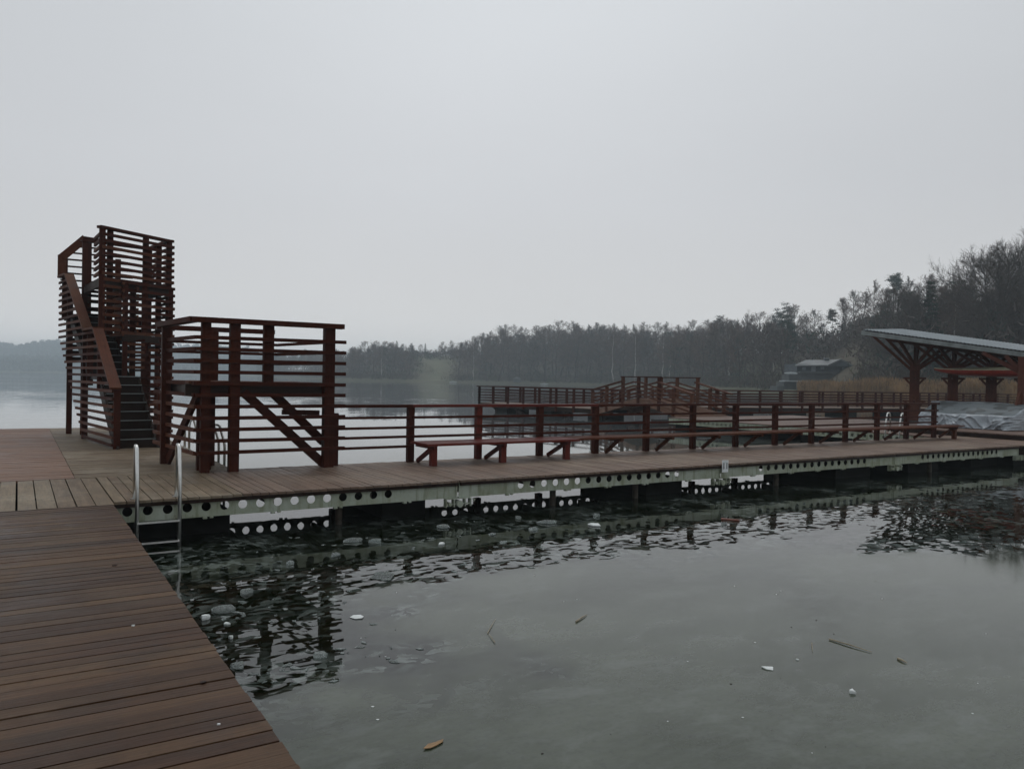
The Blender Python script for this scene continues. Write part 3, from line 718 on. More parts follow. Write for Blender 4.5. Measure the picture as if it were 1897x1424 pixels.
def fence(p0, p1, label, z0=0, z1=0, **kw):
    root = thing('railing', ((p0[0]+p1[0])/2, (p0[1]+p1[1])/2, 0), label, 'railing', 'timber railings on the far piers')
    p0 = Vector((p0[0], p0[1], z0)); p1 = Vector((p1[0], p1[1], z1)); m = kw.get('m', M_brown); h = 1.08; pw = .12
    L = (p1-p0).length; n = max(1, round(L/kw.get('pitch', 1.5))); d = (p1-p0)/L
    for i in range(n+1):
        p = p0+(p1-p0)*i/n; mb = MB(); mb.bar(p+Vector((0, 0, -.3)), p+Vector((0, 0, h-.03)), pw, pw, up=(0, 1, 0)); mb.build('post', m, root)
    a, b_ = p0-d*.2, p1+d*.2
    mb = MB(); mb.bar(a+Vector((0, 0, h)), b_+Vector((0, 0, h)), .16, .055); mb.build('handrail', m, root)
    side = d.cross(Vector((0, 0, 1))).normalized()*(pw/2+.018)
    for k in range(5):
        z = h*(.14+.165*k); mb = MB(); mb.bar(a+side+Vector((0, 0, z)), b_+side+Vector((0, 0, z)), .03, .05); mb.build('rail', m, root)
    return root
def deck_poly(name, p0, p1, width_vec, label, m=M_pier, drop=.28, piles=True, cat='pier', group=None, floats_=True, fasc=None):
    """deck strip from p0 to p1, width_vec to the far side; boards run across"""
    p0 = Vector((*p0, 0)); p1 = Vector((*p1, 0)); wv_ = Vector((*width_vec, 0)); L = (p1-p0).length; d = (p1-p0)/L
    root = thing(name, (p0+p1+wv_)/2, label, cat, group)
    mb = MB(); u = 0
    while u < L-.02:
        a = p0+d*(u+.06); mb.bar(a+Vector((0, 0, -.017)), a+wv_+Vector((0, 0, -.017)), .108, .034); u += .12
    mb.build('deck_boards', m, root)
    for o in (.04, .96):
        mb = MB(); mb.bar(p0+wv_*o+Vector((0, 0, -.16)), p1+wv_*o+Vector((0, 0, -.16)), .05, .24); mb.build('side_beam', fasc or M_dark, root)
    if floats_:
        u = 1.0
        while u < L-1:
            a = p0+d*u+wv_*.5+Vector((0, 0, -.52)); mb = MB(); mb.bar(a, a+d*1.1, wv_.length*.8, .44); mb.build('float', M_float, root); u += 4.2
    return root
# far-left pier beyond the hump bridge
A0, A1 = (27.75, 33.6), (26.2, 45.6)
deck_poly('far_pier', A0, A1, (2.3, .3), 'far pier with railings on both sides, reaching left into the lake behind the long jetty', piles=True)
fence(A0, A1, 'near railing of the far pier left of the hump bridge', m=M_red); fence((A0[0]+2.3, A0[1]+.3), (A1[0]+2.3, A1[1]+.3), 'rear railing of the far pier left of the hump bridge', m=M_red)
fence(A1, (A1[0]+2.3, A1[1]+.3), 'short end railing closing the far pier at its lake end', m=M_red)
for k, u in enumerate((.12, .35, .5, .72, .9)):
    x = A0[0]+(A1[0]-A0[0])*u+.5; y = A0[1]+(A1[1]-A0[1])*u
    mb = MB(); mb.tube([(x, y, -2.6), (x, y, -.29)], .12, 10); mb.bar((x, y-.6, -.62), (x, y+.3, -.3), .16, .16); tag(mb.build('timber_pile', M_dark), 'dark pile with a diagonal strut under the far left pier', 'pile', 'piles under the far left pier')
# hump bridge
root = thing('hump_bridge', (27.7, 30, 0), 'small arched footbridge with railings, rising above the other piers', 'bridge')
XN, XF = 26.4, 28.95
prof = [(26.2, 0), (29.7, .74), (30.2, .74), (33.6, 0)]
for (ya_, za), (yb_, zb) in zip(prof, prof[1:]):
    n = int((yb_-ya_)/.13); mb = MB()
    for i in range(n):
        y = ya_+(yb_-ya_)*(i+.5)/n; z = za+(zb-za)*(i+.5)/n; mb.bar((XN, y, z-.02), (XF, y, z-.02), .12, .035)
    mb.build('deck_boards', M_deckred, root)
    for x in (XN+.03, XF-.03):
        mb = MB(); mb.bar((x, ya_, za-.15), (x, yb_, zb-.15), .06, .26); mb.build('stringer', M_deckred, root)
def hz_(y):
    for (ya_, za), (yb_, zb) in zip(prof, prof[1:]):
        if y <= yb_: return za+(zb-za)*(y-ya_)/(yb_-ya_)
    return 0
for x, ys, fl0, fl1 in ((XN, (26.2, 27.4, 28.4, 29.9, 31.1, 32.4, 33.6), 28.4, 31.1), (XF, (26.6, 27.5, 28.35, 29.8, 31.0, 32.2, 33.6), 28.35, 32.2)):
    for y in ys:
        top = 1.80 if fl0-.01 <= y <= fl1+.01 else hz_(y)+1.03
        mb = MB(); mb.bar((x, y, hz_(y)-.3), (x, y, top), .14, .13, up=(0, 1, 0)); mb.build('post', M_red if y in (28.4, 29.9) else M_brown, root)
    mb = MB(); mb.bar((x, fl0-.12, 1.825), (x, fl1+.12, 1.825), .15, .05); mb.build('handrail', M_red, root)
    for (ya_, za), (yb_, zb) in (((26.1, 1.06), (28.5, 1.60)), ((31.0, 1.62), (33.7, 1.08))):
        mb = MB(); mb.bar((x-.02, ya_, za), (x-.02, yb_, zb), .17, .06); mb.build('handrail', M_brown, root)
    for (ya_, za), (yb_, zb) in zip(prof, prof[1:]):
        for k in range(4):
            zz = .22+.2*k; mb = MB(); mb.bar((x-.09, ya_, za+zz), (x-.09, yb_, zb+zz), .03, .075); mb.build('rail', M_brown, root)
# wide deck in front of the shelter
root = deck_poly('wide_deck', (24.9, 26.2), (24.9, 13.9), (8.6, 0), 'wide weathered deck between the jetty and the hump bridge', m=M_shedfl, cat='deck', fasc=M_beam, floats_=False)
mb = MB()
holed_beam(mb, 14.0, 26.1, 24.88, 'y', -.272, -.052, [15.0+.2375*i for i in range(16)]+[20.6+.2375*i for i in range(16)], .06, sgn=-1, zc=-.145)
mb.build('steel_beam', M_beam, root)
for y in (14.6, 18.5, 22.6, 25.2):
    mb = MB(); mb.box(25.2, 33, y, y+.8, -.74, -.30); mb.build('float', M_float, root)
# pier C along the reed bank
C0, C1 = (35.0, 36.6), (64.0, 29.2)
deck_poly('shore_pier', C0, C1, (.6, 2.3), 'long pier with double railing running behind the jetty towards the reeds', cat='pier')
deck_poly('link_pier', (29.0, 33.6), (35.0, 36.0), (-.9, 2.1), 'short pier linking the hump bridge to the long shore pier', floats_=False)
fence(C0, C1, 'near railing of the long pier in front of the reeds', m=M_red, pitch=1.7); fence((C0[0]+.6, C0[1]+2.3), (C1[0]+.6, C1[1]+2.3), 'rear railing of the long pier in front of the reeds', m=M_red, pitch=1.7)
# corner deck and raised shelter floor
root = thing('corner_deck', (24.9, 12.4, 0), 'low deck corner at the right end of the jetty, in front of the raised step', 'deck')
mb = MB(); planks_x(mb, 23.82, 25.99, 10.93, 13.88, .12, gap=.008); planks_x(mb, 23.82, 25.99, 8.0, 10.90, .12, gap=.008) if False else None
mb.build('deck_boards', M_pier, root); mb = MB(); mb.box(23.85, 25.95, 10.96, 11.0, -.27, -.04); mb.build('side_beam', M_dark, root); mb = MB(); mb.box(24, 25.9, 11.2, 13.6, -.75, -.3); mb.build('float', M_float, root)
root = thing('raised_deck', (30, 12.5, 0), 'raised dark timber floor one step up under the shelter', 'deck')
mb = MB(); planks_x(mb, 26.0, 36.0, 8.0, 16.4, .13, z=.17, gap=.01); mb.build('deck_boards', M_shedfl, root)
mb = MB(); mb.box(26.02, 26.08, 8.0, 16.3, -.25, .134); mb.box(26.1, 35.9, 8.05, 8.1, -.25, .134); mb.box(26.1, 35.9, 16.25, 16.3, -.25, .134); mb.build('step_board', M_dark, root)
mb = MB(); mb.box(26.4, 35.5, 8.3, 13.7, -.75, -.27); mb.build('float', M_float, root)

# ------------------------------------------------------------------ shelter
rFL, rFR, rBL = RD(1597, 612, 31), RD(1897, 652, 28.5), RD(1671, 611, 36)
rFR = rFL+(rFR-rFL)*1.6; rBR = rBL+(rFR-rFL)
nrm = (rFR-rFL).cross(rBL-rFL).normalized(); nrm = nrm if nrm.z > 0 else -nrm
def roofz(x, y): return rFL.z - ((x-rFL.x)*nrm.x+(y-rFL.y)*nrm.y)/nrm.z
root = thing('boat_shelter', (31, 16, 0), 'open timber boat shelter with branching posts under a shallow sheet metal roof', 'shelter')
mb = MB(); e = (rBL-rFL)
# corrugated sheet
NC = 70
for side in (0, 1):
    n0 = len(mb.v)
    for i in range(NC*2+1):
        k = i/(NC*2); h = (.03 if i % 2 else 0)+.03-.025*side
        a = rFL+(rFR-rFL)*k+nrm*h; c_ = rBL+(rBR-rBL)*k+nrm*h; mb.v += [tuple(a), tuple(c_)]
    for i in range(NC*2): q = n0+2*i; mb.quad((q, q+2, q+3, q+1), [(0, 0)]*4)
mb.build('roof', M_roof, root)
mb = MB()
for A, B in ((rFL, rFR), (rBL, rBR)): mb.bar(A-nrm*.09+Vector((0, 0, .0)), B-nrm*.09, .03, .17, up=nrm)
mb.bar(rFL-nrm*.09, rBL-nrm*.09, .03, .17, up=nrm); mb.build('fascia', M_galv, root)
for k in (.04, .25, .5, .75, .96):
    mb = MB(); a = rFL+e*k-nrm*.13; mb.bar(a+(rFR-rFL)*.01, a+(rFR-rFL)*.99, .10, .16, up=nrm); mb.build('rafter', M_shedw, root)
k = .03
while k < 1:
    mb = MB(); a = rFL+(rFR-rFL)*k-nrm*.03; mb.bar(a+e*.01, a+e*.99, .08, .05, up=nrm); mb.build('batten', M_shedw, root); k += .06
udir = (rFR-rFL); udir.z = 0; udir.normalize(); vdir = Vector((-udir.y, udir.x, 0))
def shed_post(p, wid=.24, arms=True, spread=1.7):
    x, y = p.x, p.y; base = .17
    fork = 2.35
    o = MB()
    for s_ in (-1, 1): o.bar((x+udir.x*.085*s_, y+udir.y*.085*s_, base), (x+udir.x*.085*s_, y+udir.y*.085*s_, 2.55), .10, .20, up=(udir.x, udir.y, 0))
    o.bar((x, y, base), (x, y, fork+.1), .065, .16, up=(udir.x, udir.y, 0)); o.bar((x, y, 2.4), (x, y, roofz(x, y)-.2), .11, .11, up=(udir.x, udir.y, 0))
    o.build('post', M_shedw, root)
    for uu, vv, zf in ((-spread, 0, fork-.15), (-spread*.72, .5, fork+.05), (-spread*.38, -.5, fork+.2), (.15, .9, fork+.2), (spread*.42, -.5, fork+.15), (spread*.72, .4, fork), (spread*.9, 0, fork-.1)):
        q = Vector((x, y, 0))+udir*uu+vdir*vv; q.z = roofz(q.x, q.y)-.2
        o = MB(); o.bar((x+udir.x*.06*np.sign(uu), y+udir.y*.06*np.sign(uu), zf), q, .09, .11); o.build('strut', M_shedw, root)
    if arms:
        for zz in (1.93, .98):
            o = MB(); o.bar(Vector((x, y, zz))-udir*.42, Vector((x, y, zz))+udir*.42, .08, .08)
            for s_ in (-1, 1): o.bar(Vector((x, y, zz-.30))+udir*.1*s_, Vector((x, y, zz-.03))+udir*.34*s_, .08, .08)
            o.bar(Vector((x, y, zz))-vdir*.6, Vector((x, y, zz))+vdir*.35, .08, .07)
            o.build('rack_arm', M_shedw, root)
SP = []
for px_, d_ in ((1694, 32.5), (1765, 31.6), (1836, 30.6), (1902, 29.6)):
    x, y = AT(px_, d_); SP.append(Vector((x, y, 0))); shed_post(Vector((x, y, 0)))
x, y = AT(1893, 27.2)
o = MB(); o.bar((x, y, .17), (x, y, roofz(x, y)-.1), .2, .2, up=(0, 1, 0)); o.build('post', M_shedw, root)
q = Vector(AT(1872, 27.0)); o = MB(); o.bar((q.x, q.y, .17), (x, y, 1.5), .1, .16); o.build('strut', M_shedw, root)
for uu in (-1.2, -.5, .6):
    qq = Vector((x, y, 0))+udir*uu; qq.z = roofz(qq.x, qq.y)-.15; o = MB(); o.bar((x, y, 2.1), qq, .1, .13); o.build('strut', M_shedw, root)
o = MB(); a = SP[0]-udir*1.0; b_ = SP[-1]+udir*1.2; o.bar((a.x, a.y, roofz(a.x, a.y)-.33), (b_.x, b_.y, roofz(b_.x, b_.y)-.33), .12, .18); o.build('purlin', M_shedw, root)

# red canoe on the rack arms
c0 = RD(1731, 690, 31.3); c1 = RD(1897, 693, 28.9); cdir = (c1-c0); cdir.z = 0; CL = 5.0; cdir.normalize(); cs_ = Vector((-cdir.y, cdir.x, 0))
root = thing('canoe', (c0.x, c0.y, 1.98), 'red hulled canoe with cream deck lying on the shelter rack arms', 'canoe')
NS_, NR_ = 28, 12
hull, dck, rim = MB(), MB(), MB()
rings = []
for i in range(NS_+1):
    k = i/NS_; wdt = .36*max(0.0, math.sin(math.pi*min(max(k, .004), .996)))**.6; dep = .26*(math.sin(math.pi*min(max(k, .01), .99))**.35); sheer = .07*(2*k-1)**4
    c_ = Vector((c0.x, c0.y, 2.0))+cdir*CL*k; ring = []
    for j in range(NR_+1):
        a = math.pi*j/NR_; ring.append(c_+cs_*(wdt*math.cos(a))+Vector((0, 0, .26+sheer-dep*math.sin(a)**.75)))
    rings.append(ring)
for i in range(NS_+1): hull.v += [tuple(p) for p in rings[i]]
for i in range(NS_):
    for j in range(NR_): a = i*(NR_+1)+j; hull.quad((a, a+1, a+NR_+2, a+NR_+1), [(0, 0)]*4)
hull.build('hull', M_canred, root, True)
for i in range(NS_+1):
    A, B = rings[i][0], rings[i][-1]; mid = (A+B)/2+Vector((0, 0, .12*math.sin(math.pi*i/NS_)))
    dck.v += [tuple(A+(A-mid)*.03), tuple(mid), tuple(B+(B-mid)*.03)]
for i in range(NS_):
    for j in range(2): a = i*3+j; dck.quad((a, a+1, a+4, a+3), [(0, 0)]*4)
dck.build('canoe_deck', M_cancream, root, True)
mb = MB(); cc = Vector((c0.x, c0.y, 2.33))+cdir*2.5; mb.tube([cc+cdir*.5*math.cos(t_)+cs_*.22*math.sin(t_) for t_ in np.linspace(0, 2*math.pi, 25)], .02, 8, cap=False); mb.build('cockpit_rim', M_cancream, root, True)
mb = MB(); mb.tube([rings[i][0]+Vector((0, 0, .005)) for i in range(NS_+1)], .02, 6); mb.tube([rings[i][-1]+Vector((0, 0, .005)) for i in range(NS_+1)], .02, 6); mb.build('gunwale', M_cancream, root, True)

# boats under a tarpaulin
tp0 = G(1738, 795, .17); tp1 = G(1880, 800, .17)
tp0 = Vector((28.0, 15.55, .17)); tp1 = Vector((28.1, 13.1, .17))
root = thing('covered_stack', (28.6, 14.3, .17), 'crumpled silver and camouflage tarpaulin over a stack in the shelter', 'tarpaulin')
nx, ny = 130, 70
mb = MB(); from mathutils import noise as mn
def tarp(u, v):   # u along Y (length), v: over the section, 0 front bottom .. 1 back bottom
    L_t, Wd = 3.15, 1.5
    y = 16.25-u*L_t; zf, zb = .50, .90
    zf += .04*mn.noise(Vector((u*4, 0, 1))); zb += .05*mn.noise(Vector((u*3, 5, 1)))
    if v < .4: k = v/.4; x = 28.0-.16*(1-k); z = zf*k
    elif v < .72: k = (v-.4)/.32; x = 28.0+Wd*k; z = zf+(zb-zf)*k+.05*math.sin(k*math.pi)+.03*mn.noise(Vector((u*5, k*4, 8)))
    else: k = (v-.72)/.28; x = 28.0+Wd+.1*k; z = zb*(1-k)
    wx = u*3.15; wz = z
    q = Vector((wx*1.3+.9*mn.noise(Vector((wx*1.2, wz*1.5, 3))), wz*1.6+.8*mn.noise(Vector((wx*1.1, wz*1.4, 13))), 4))
    r1 = (1-abs(mn.noise(q*1.4)))**3; r2 = (1-abs(mn.noise(q*3.1+Vector((5, 2, 1)))))**3; r3 = mn.noise(Vector((wx*1.1, wz, 2)))
    amp = .26 if v < .38 else (.26*max(0, 1-(v-.38)/.03) if v < .41 else .0)
    x -= amp*(.55*r1+.3*r2+.6*r3)
    if v < .02 or v > .98: z = .02+.12*max(0, mn.noise(Vector((wx*1.6, 3, 3))))
    return (x, y, .17+z)
for i in range(nx+1):
    for j in range(ny+1): mb.v.append(tarp(i/nx, j/ny))
for i in range(nx):
    for j in range(ny):
        a = i*(ny+1)+j; v = (j+.5)/ny; mb.quad((a, a+1, a+ny+2, a+ny+1), [(0, 0)]*4, 1 if .40 < v < .74 else 0)
# gathered ends
for u in (0, 1):
    base = len(mb.v); col = [tarp(u, j/ny) for j in range(ny+1)]; sgn = 1 if u == 0 else -1
    for q in range(1, 6):
        for j, p in enumerate(col):
            h = p[2]-.17; mb.v.append((p[0]+(28.7-p[0])*q/5*.98, p[1]+sgn*(.03+.10*(1-h)*abs(mn.noise(Vector((j*.4, q*.7, 5))))), .17+h*(1 if q < 5 else 1)))
    prev = [(0 if u == 0 else nx)*(ny+1)+j for j in range(ny+1)]
    for q in range(5):
        cur = [base+q*(ny+1)+j for j in range(ny+1)]
        for j in range(ny): mb.quad((prev[j], prev[j+1], cur[j+1], cur[j]), [(0, 0)]*4, 0)
        prev = cur
mb.build('cover', [M_silver, M_camo], root, True)
mb = MB(); mb.box(28.2, 29.4, 13.25, 16.1, .20, .60); mb.build('stack', M_float, root)

# ------------------------------------------------------------------ house on the bank
hd = 150
def HP(px, py): return RD(px, py, hd)
hx, hy = AT(1522, hd+6)
root = thing('lakeside_house', (hx, hy, 2), 'dark blue grey timber house with light sheet roof above the reeds', 'house')
fw = Vector((math.sin(_a), math.cos(_a), 0)); rt = Vector((math.cos(_a), -math.sin(_a), 0))
M_hwall = simple('dark_blue_boarding', (.045, .058, .068), .7, 0, .25, 1); M_hroof = simple('light_metal_roof', (.12, .127, .13), .5, 0, .3, .6)
M_glass = simple('pale_window_glass', (.20, .23, .24), .2, 0, .1, 2); M_conc = simple('pale_concrete', (.065, .072, .072), .8, 0, .15, 1); M_whitep = simple('white_paint', (.34, .37, .38), .5, 0, .1, 2)
def HB(px0, px1, y0, y1, d0, dep): # box given in photo bounds at depth d0
    a = RD(px0, y1, d0); b_ = RD(px1, y0, d0); w_ = abs((px1-px0)*d0/FPX)
    c_ = Vector((a.x, a.y, 0))+rt*(w_/2)+fw*(dep/2); return c_, w_, a.z, b_.z
def hbox(mb, px0, px1, y0, y1, d0, dep):
    c_, w_, z0, z1 = HB(px0, px1, y0, y1, d0, dep)
    if w_ > dep: mb.bar(Vector((c_.x, c_.y, (z0+z1)/2))-rt*w_/2, Vector((c_.x, c_.y, (z0+z1)/2))+rt*w_/2, dep, abs(z1-z0))
    else: mb.bar(Vector((c_.x, c_.y, (z0+z1)/2))-fw*dep/2, Vector((c_.x, c_.y, (z0+z1)/2))+fw*dep/2, w_, abs(z1-z0))
mb = MB(); hbox(mb, 1476, 1574, 675, 706, hd, 7); mb.build('wall', M_hwall, root)
mb = MB(); hbox(mb, 1478, 1575, 691, 712, hd-.6, 7.5); mb.build('base', M_conc, root)
a, b_ = RD(1472, 676, hd-1), RD(1545, 676, hd-1); ra, rb = RD(1492, 666.5, hd+3.5), RD(1545, 666.5, hd+3.5)
mb = MB(); mb.poly([a, b_, rb, ra]); mb.poly([a-Vector((0, 0, .25)), b_-Vector((0, 0, .25)), b_, a])
mb.poly([ra, rb, rb+fw*4-Vector((0, 0, 1)), ra+fw*4-Vector((0, 0, 1))]); rf = mb.build('roof', M_hroof, root)
mb = MB(); g0, g1, g2 = RD(1533, 678, hd-1.2), RD(1582, 679, hd-1.2), RD(1558, 666.5, hd-1.2)
mb.poly([g0, g1, g2]); mb.build('gable', M_hwall, root)
mb = MB(); 
for A, B in ((g0, g2), (g2, g1)):
    mb.poly([A, B, B+fw*8, A+fw*8]); mb.poly([A+Vector((0, 0, .15)), B+Vector((0, 0, .15)), B+Vector((0, 0, .15))+fw*8, A+Vector((0, 0, .15))+fw*8]); mb.bar(A+Vector((0, 0, .07)), B+Vector((0, 0, .07)), .25, .25)
mb.build('roof', M_hroof, root)
mb = MB(); hbox(mb, 1529, 1536, 663.5, 668.5, hd+3, .6); mb.build('chimney', M_hwall, root); mb = MB(); hbox(mb, 1528.5, 1536.5, 663.2, 664.2, hd+2.8, .9); mb.build('chimney_cap', M_whitep, root)
for p in ((1486, 1493, 680, 685), (1503, 1511, 679, 690), (1520, 1527, 679, 684), (1560, 1568, 680, 684)):
    mb = MB(); hbox(mb, *p, hd-.09-(1.2 if p[0] > 1550 else 0)*0, .06); mb.build('window', M_glass, root)
mb = MB(); hbox(mb, 1482, 1580, 689.5, 691, hd-1.2, 1.0); mb.build('balcony', M_conc, root)
root = thing('lakeside_terrace', (*AT(1465, 140), 1), 'pale concrete steps and terrace at the waterline left of the dark house', 'terrace')
for p, dd in (((1462, 1484, 694, 706), 143), ((1452, 1475, 706, 721), 138), ((1440, 1452, 715, 724), 136)):
    mb = MB(); hbox(mb, *p, dd, 4); mb.build('concrete_block', M_conc, root)
mb = MB(); hbox(mb, 1454, 1497, 705, 706.6, 137, 3); mb.build('ledge', M_whitep, root)
o_ = thing('covered_boat', (*AT(1465, 142), 3), 'white covered boat lying on the pale terrace beside the dark house', 'boat')
mb = MB(); c_ = RD(1465, 691.5, 141); pts = [c_+rt*k for k in np.linspace(-1.15, 1.15, 9)]; mb.tube(pts, [.08, .16, .2, .22, .24, .24, .22, .2, .1], 10); mb.build('hull', M_whitep, o_, True)
# tiny things on the far shore
o_ = thing('boathouse', (*AT(957, 330), 0), 'tiny pale boathouse on the far shore above the far pier', 'hut')
mb = MB(); hbox(mb, 951, 964, 701, 708, 330, 4); mb.build('wall', M_conc, o_)
mb = MB(); a, b_ = RD(949, 701.5, 329.5), RD(966, 701.5, 329.5); c_ = RD(957.5, 697.5, 329.5)
mb.poly([a, c_, c_+fw*5, a+fw*5]); mb.poly([c_, b_, b_+fw*5, c_+fw*5]); mb.poly([a, b_, c_]); mb.build('roof', M_hroof, o_)
for px_, py_, d_, lab in ((1008, 712, 300, 'tiny white boat on the water just above the far pier railing'), (839, 703.5, 335, 'tiny pale boat moored below the green meadow')):
    o_ = thing('moored_boat', (*AT(px_, d_), WZ), lab, 'boat'); c_ = Vector((*AT(px_, d_), WZ+.35))
    mb = MB(); mb.tube([c_+rt*k for k in np.linspace(-1.6, 1.6, 9)], [.05, .15, .2, .22, .22, .22, .2, .15, .1], 8); mb.build('hull', M_whitep, o_, True)
    mb = MB(); mb.bar(c_+Vector((0, 0, .2))-rt*.3, c_+Vector((0, 0, .2))+rt*.3, .4, .3); mb.build('cabin', M_whitep, o_)

# ------------------------------------------------------------------ trees
def sliver(arrs, p, d, L, w_):      # one thin blade
    n = Vector((random.uniform(-1, 1), random.uniform(-1, 1), random.uniform(-1, 1)))
    s_ = d.cross(n)
    if s_.length < 1e-3: s_ = Vector((1, 0, 0))
    s_.normalize(); q = p+d*L
    arrs.append((p-s_*w_/2, p+s_*w_/2, q+s_*w_*.15, q-s_*w_*.15))
def quads_into(mb, qs):
    for q in qs:
        n = len(mb.v); mb.v += [tuple(v) for v in q]; mb.quad((n, n+1, n+2, n+3)[:len(q)], [(0, 0)]*len(q))
def rdir_(d, ang):
    n = Vector((random.gauss(0, 1), random.gauss(0, 1), random.gauss(0, 1))); n -= d*n.dot(d); n.normalize()
    return (d*math.cos(ang)+n*math.sin(ang)).normalized()
def bare_tree(seed, H, spread, first=.3, nb=20, dens=1.0, tw=.035, up=.35, tr=.17):
    random.seed(seed); tm = MB(); cm = MB(); qs = []
    pts = []; x = y = 0
    for i in range(9):
        k = i/8; pts.append(Vector((x, y, H*.80*k))); x += random.gauss(0, .012*H); y += random.gauss(0, .012*H)
    tm.tube(pts, [tr*(1-.88*i/8)+.015 for i in range(9)], 6)
    def at(k): f_ = k*8; i = min(7, int(f_)); return pts[i].lerp(pts[i+1], f_-i)
    for b in range(nb):
        k = first+(1-first)*(b+.5)/nb; p = at(min(k, .99)); a = random.uniform(0, 2*math.pi)
        kn = (k-first)/(1-first); el = up+.75*kn**1.5+random.uniform(-.2, .2)
        d = Vector((math.cos(a)*math.cos(el), math.sin(a)*math.cos(el), math.sin(el)))
        Lb = spread*(.62+.5*math.sin(math.pi*min(1, kn*.95+.12))-.28*kn)*random.uniform(.75, 1.15)
        bp = [p]; dd = d
        for i in range(4): dd = (dd+Vector((random.gauss(0, .12), random.gauss(0, .12), random.uniform(0, .14)))).normalized(); bp.append(bp[-1]+dd*Lb/4)
        r0 = tr*.42*(1-.6*k)
        cm.tube(bp, [r0*(1-.85*i/4)+.008 for i in range(5)], 4, cap=False)
        for s_ in range(int(9*dens)):
            kk = .2+.8*(s_+random.random())/(9*dens); f_ = min(kk*4, 3.99); i = int(f_); q = bp[i].lerp(bp[i+1], f_-i); sd_ = rdir_((bp[i+1]-bp[i]).normalized(), random.uniform(.4, .9)); sd_ = (sd_+Vector((0, 0, .25))).normalized()
            Ls = Lb*.42*random.uniform(.6, 1.2)*(1.15-.5*kk)
            sliver(qs, q, sd_, Ls, tw*1.6)
            for t_ in range(int(5*dens)):
                q2 = q+sd_*Ls*(.25+.75*random.random()); d2 = rdir_(sd_, random.uniform(.3, .8)); L2 = Ls*.5*random.uniform(.5, 1.2); sliver(qs, q2, d2, L2, tw)
                for u_ in range(int(3*dens)):
                    sliver(qs, q2+d2*L2*random.random(), rdir_(d2, random.uniform(.3, .8)), L2*.6, tw*.8)
    quads_into(cm, qs)
    return tm, cm
def conifer(seed, H, Rm, first=.12, levels=24, ragged=.3):
    random.seed(seed); tm = MB(); cm = MB(); qs = []
    tm.tube([(0, 0, 0), (0, 0, H*.5), (0, 0, H*.98)], [.16, .09, .02], 6)
    for l in range(levels):
        k = first+(1-first)*l/levels; z = H*k; R = Rm*(1-k)**.75*random.uniform(1-ragged, 1+ragged*.4)
        for b in range(9):
            a = random.uniform(0, 2*math.pi); d = Vector((math.cos(a), math.sin(a), -.18)).normalized(); L = R*random.uniform(.6, 1.1)+.15
            for t_ in range(9):
                p = Vector((0, 0, z))+d*L*(.15+.85*t_/9); dd = rdir_(d, random.uniform(.4, 1.1)); dd.z -= .25; dd.normalize(); sliver(qs, p, dd, .25+.45*(1-k)*random.random()+.15, .22)
    quads_into(cm, qs); return tm, cm
def pine(seed, H, first=.5, R=3.0):
    random.seed(seed); tm = MB(); cm = MB(); qs = []
    pts = [Vector((0, 0, 0))]
    for i in range(6): pts.append(pts[-1]+Vector((random.gauss(0, .15), random.gauss(0, .15), H/6.2)))
    tm.tube(pts, [.2-.028*i for i in range(7)], 6)
    for b in range(26):
        k = first+(1-first)*random.random()**.8; f_ = k*6; i = min(5, int(f_)); p = pts[i].lerp(pts[i+1], f_-i); a = random.uniform(0, 2*math.pi); el = random.uniform(0, .7)
        d = Vector((math.cos(a)*math.cos(el), math.sin(a)*math.cos(el), math.sin(el))); L = R*(1.05-.75*(k-first)/(1-first))*random.uniform(.5, 1.1)
        c_ = p+d*L; cm.tube([p, c_], [.05, .015], 4, cap=False); rr = random.uniform(.7, 1.3)
        for t_ in range(85):
            v = Vector((random.gauss(0, 1), random.gauss(0, 1), random.gauss(0, .45)))*rr*.55; sliver(qs, c_+v, rdir_(Vector((0, 0, 1)), random.uniform(0, 1.6)), random.uniform(.25, .6), .2)
    quads_into(cm, qs); return tm, cm
PROT = {}
for i, (s_, H_, sp_, f_, nb_, up_) in enumerate([(1, 16, 3.8, .28, 22, .35), (2, 18, 4.4, .35, 24, .45), (3, 14, 3.4, .2, 22, .5), (4, 17, 3.0, .25, 26, .6), (5, 15, 4.6, .3, 20, .3)]):
    PROT['b%d' % i] = (*bare_tree(s_, H_, sp_*1.12, f_, nb_+4, 1.3, .036, up_), H_, M_bark, M_twig if i % 2 else M_twig2, 'bare_tree')
for i in range(2): PROT['w%d' % i] = (*bare_tree(20+i, 16, 3.2, .3, 26, 1.25, .036, .6), 16, M_birch, M_twig2, 'birch_tree')
for i in range(2): PROT['c%d' % i] = (*conifer(30+i, 17, 2.8+.5*i), 17, M_bark, M_needle2 if i else M_needle, 'spruce_tree')
for i in range(2): PROT['p%d' % i] = (*pine(40+i, 18), 18, M_bark, M_needle if i else M_needle2, 'pine_tree')
for k, v in PROT.items():
    zs = sorted(q[2] for q in v[1].v); PROT[k] = (v[0].mesh('trunk', v[3], True), v[1].mesh('crown', v[4]), zs[int(len(zs)*.995)], v[5])
random.seed(99)
def plant(key, px, d, h, label, group, wide=1.0):
    tme, cme, H_, nm = PROT[key]; x, y = AT(px, d); z = gh(px, d)-.15
    e_ = bpy.data.objects.new(nm, None); COL.objects.link(e_); e_.location = (x, y, z); s_ = h/H_
    e_.scale = (s_*wide, s_*wide, s_); e_.rotation_euler = (0, 0, random.uniform(0, 6.28))
    tag(e_, label, 'tree', group)
    for n_, m_ in (('trunk', tme), ('crown', cme)):
        o = bpy.data.objects.new(n_, m_); COL.objects.link(o); o.parent = e_
    return e_
def meadow(px, e_):
    return abs(px-811+10*math.sin(e_*.13)) < 36+9*math.sin(e_*.31+px*.05) and 1 < e_ < 46+8*math.sin(px*.09)
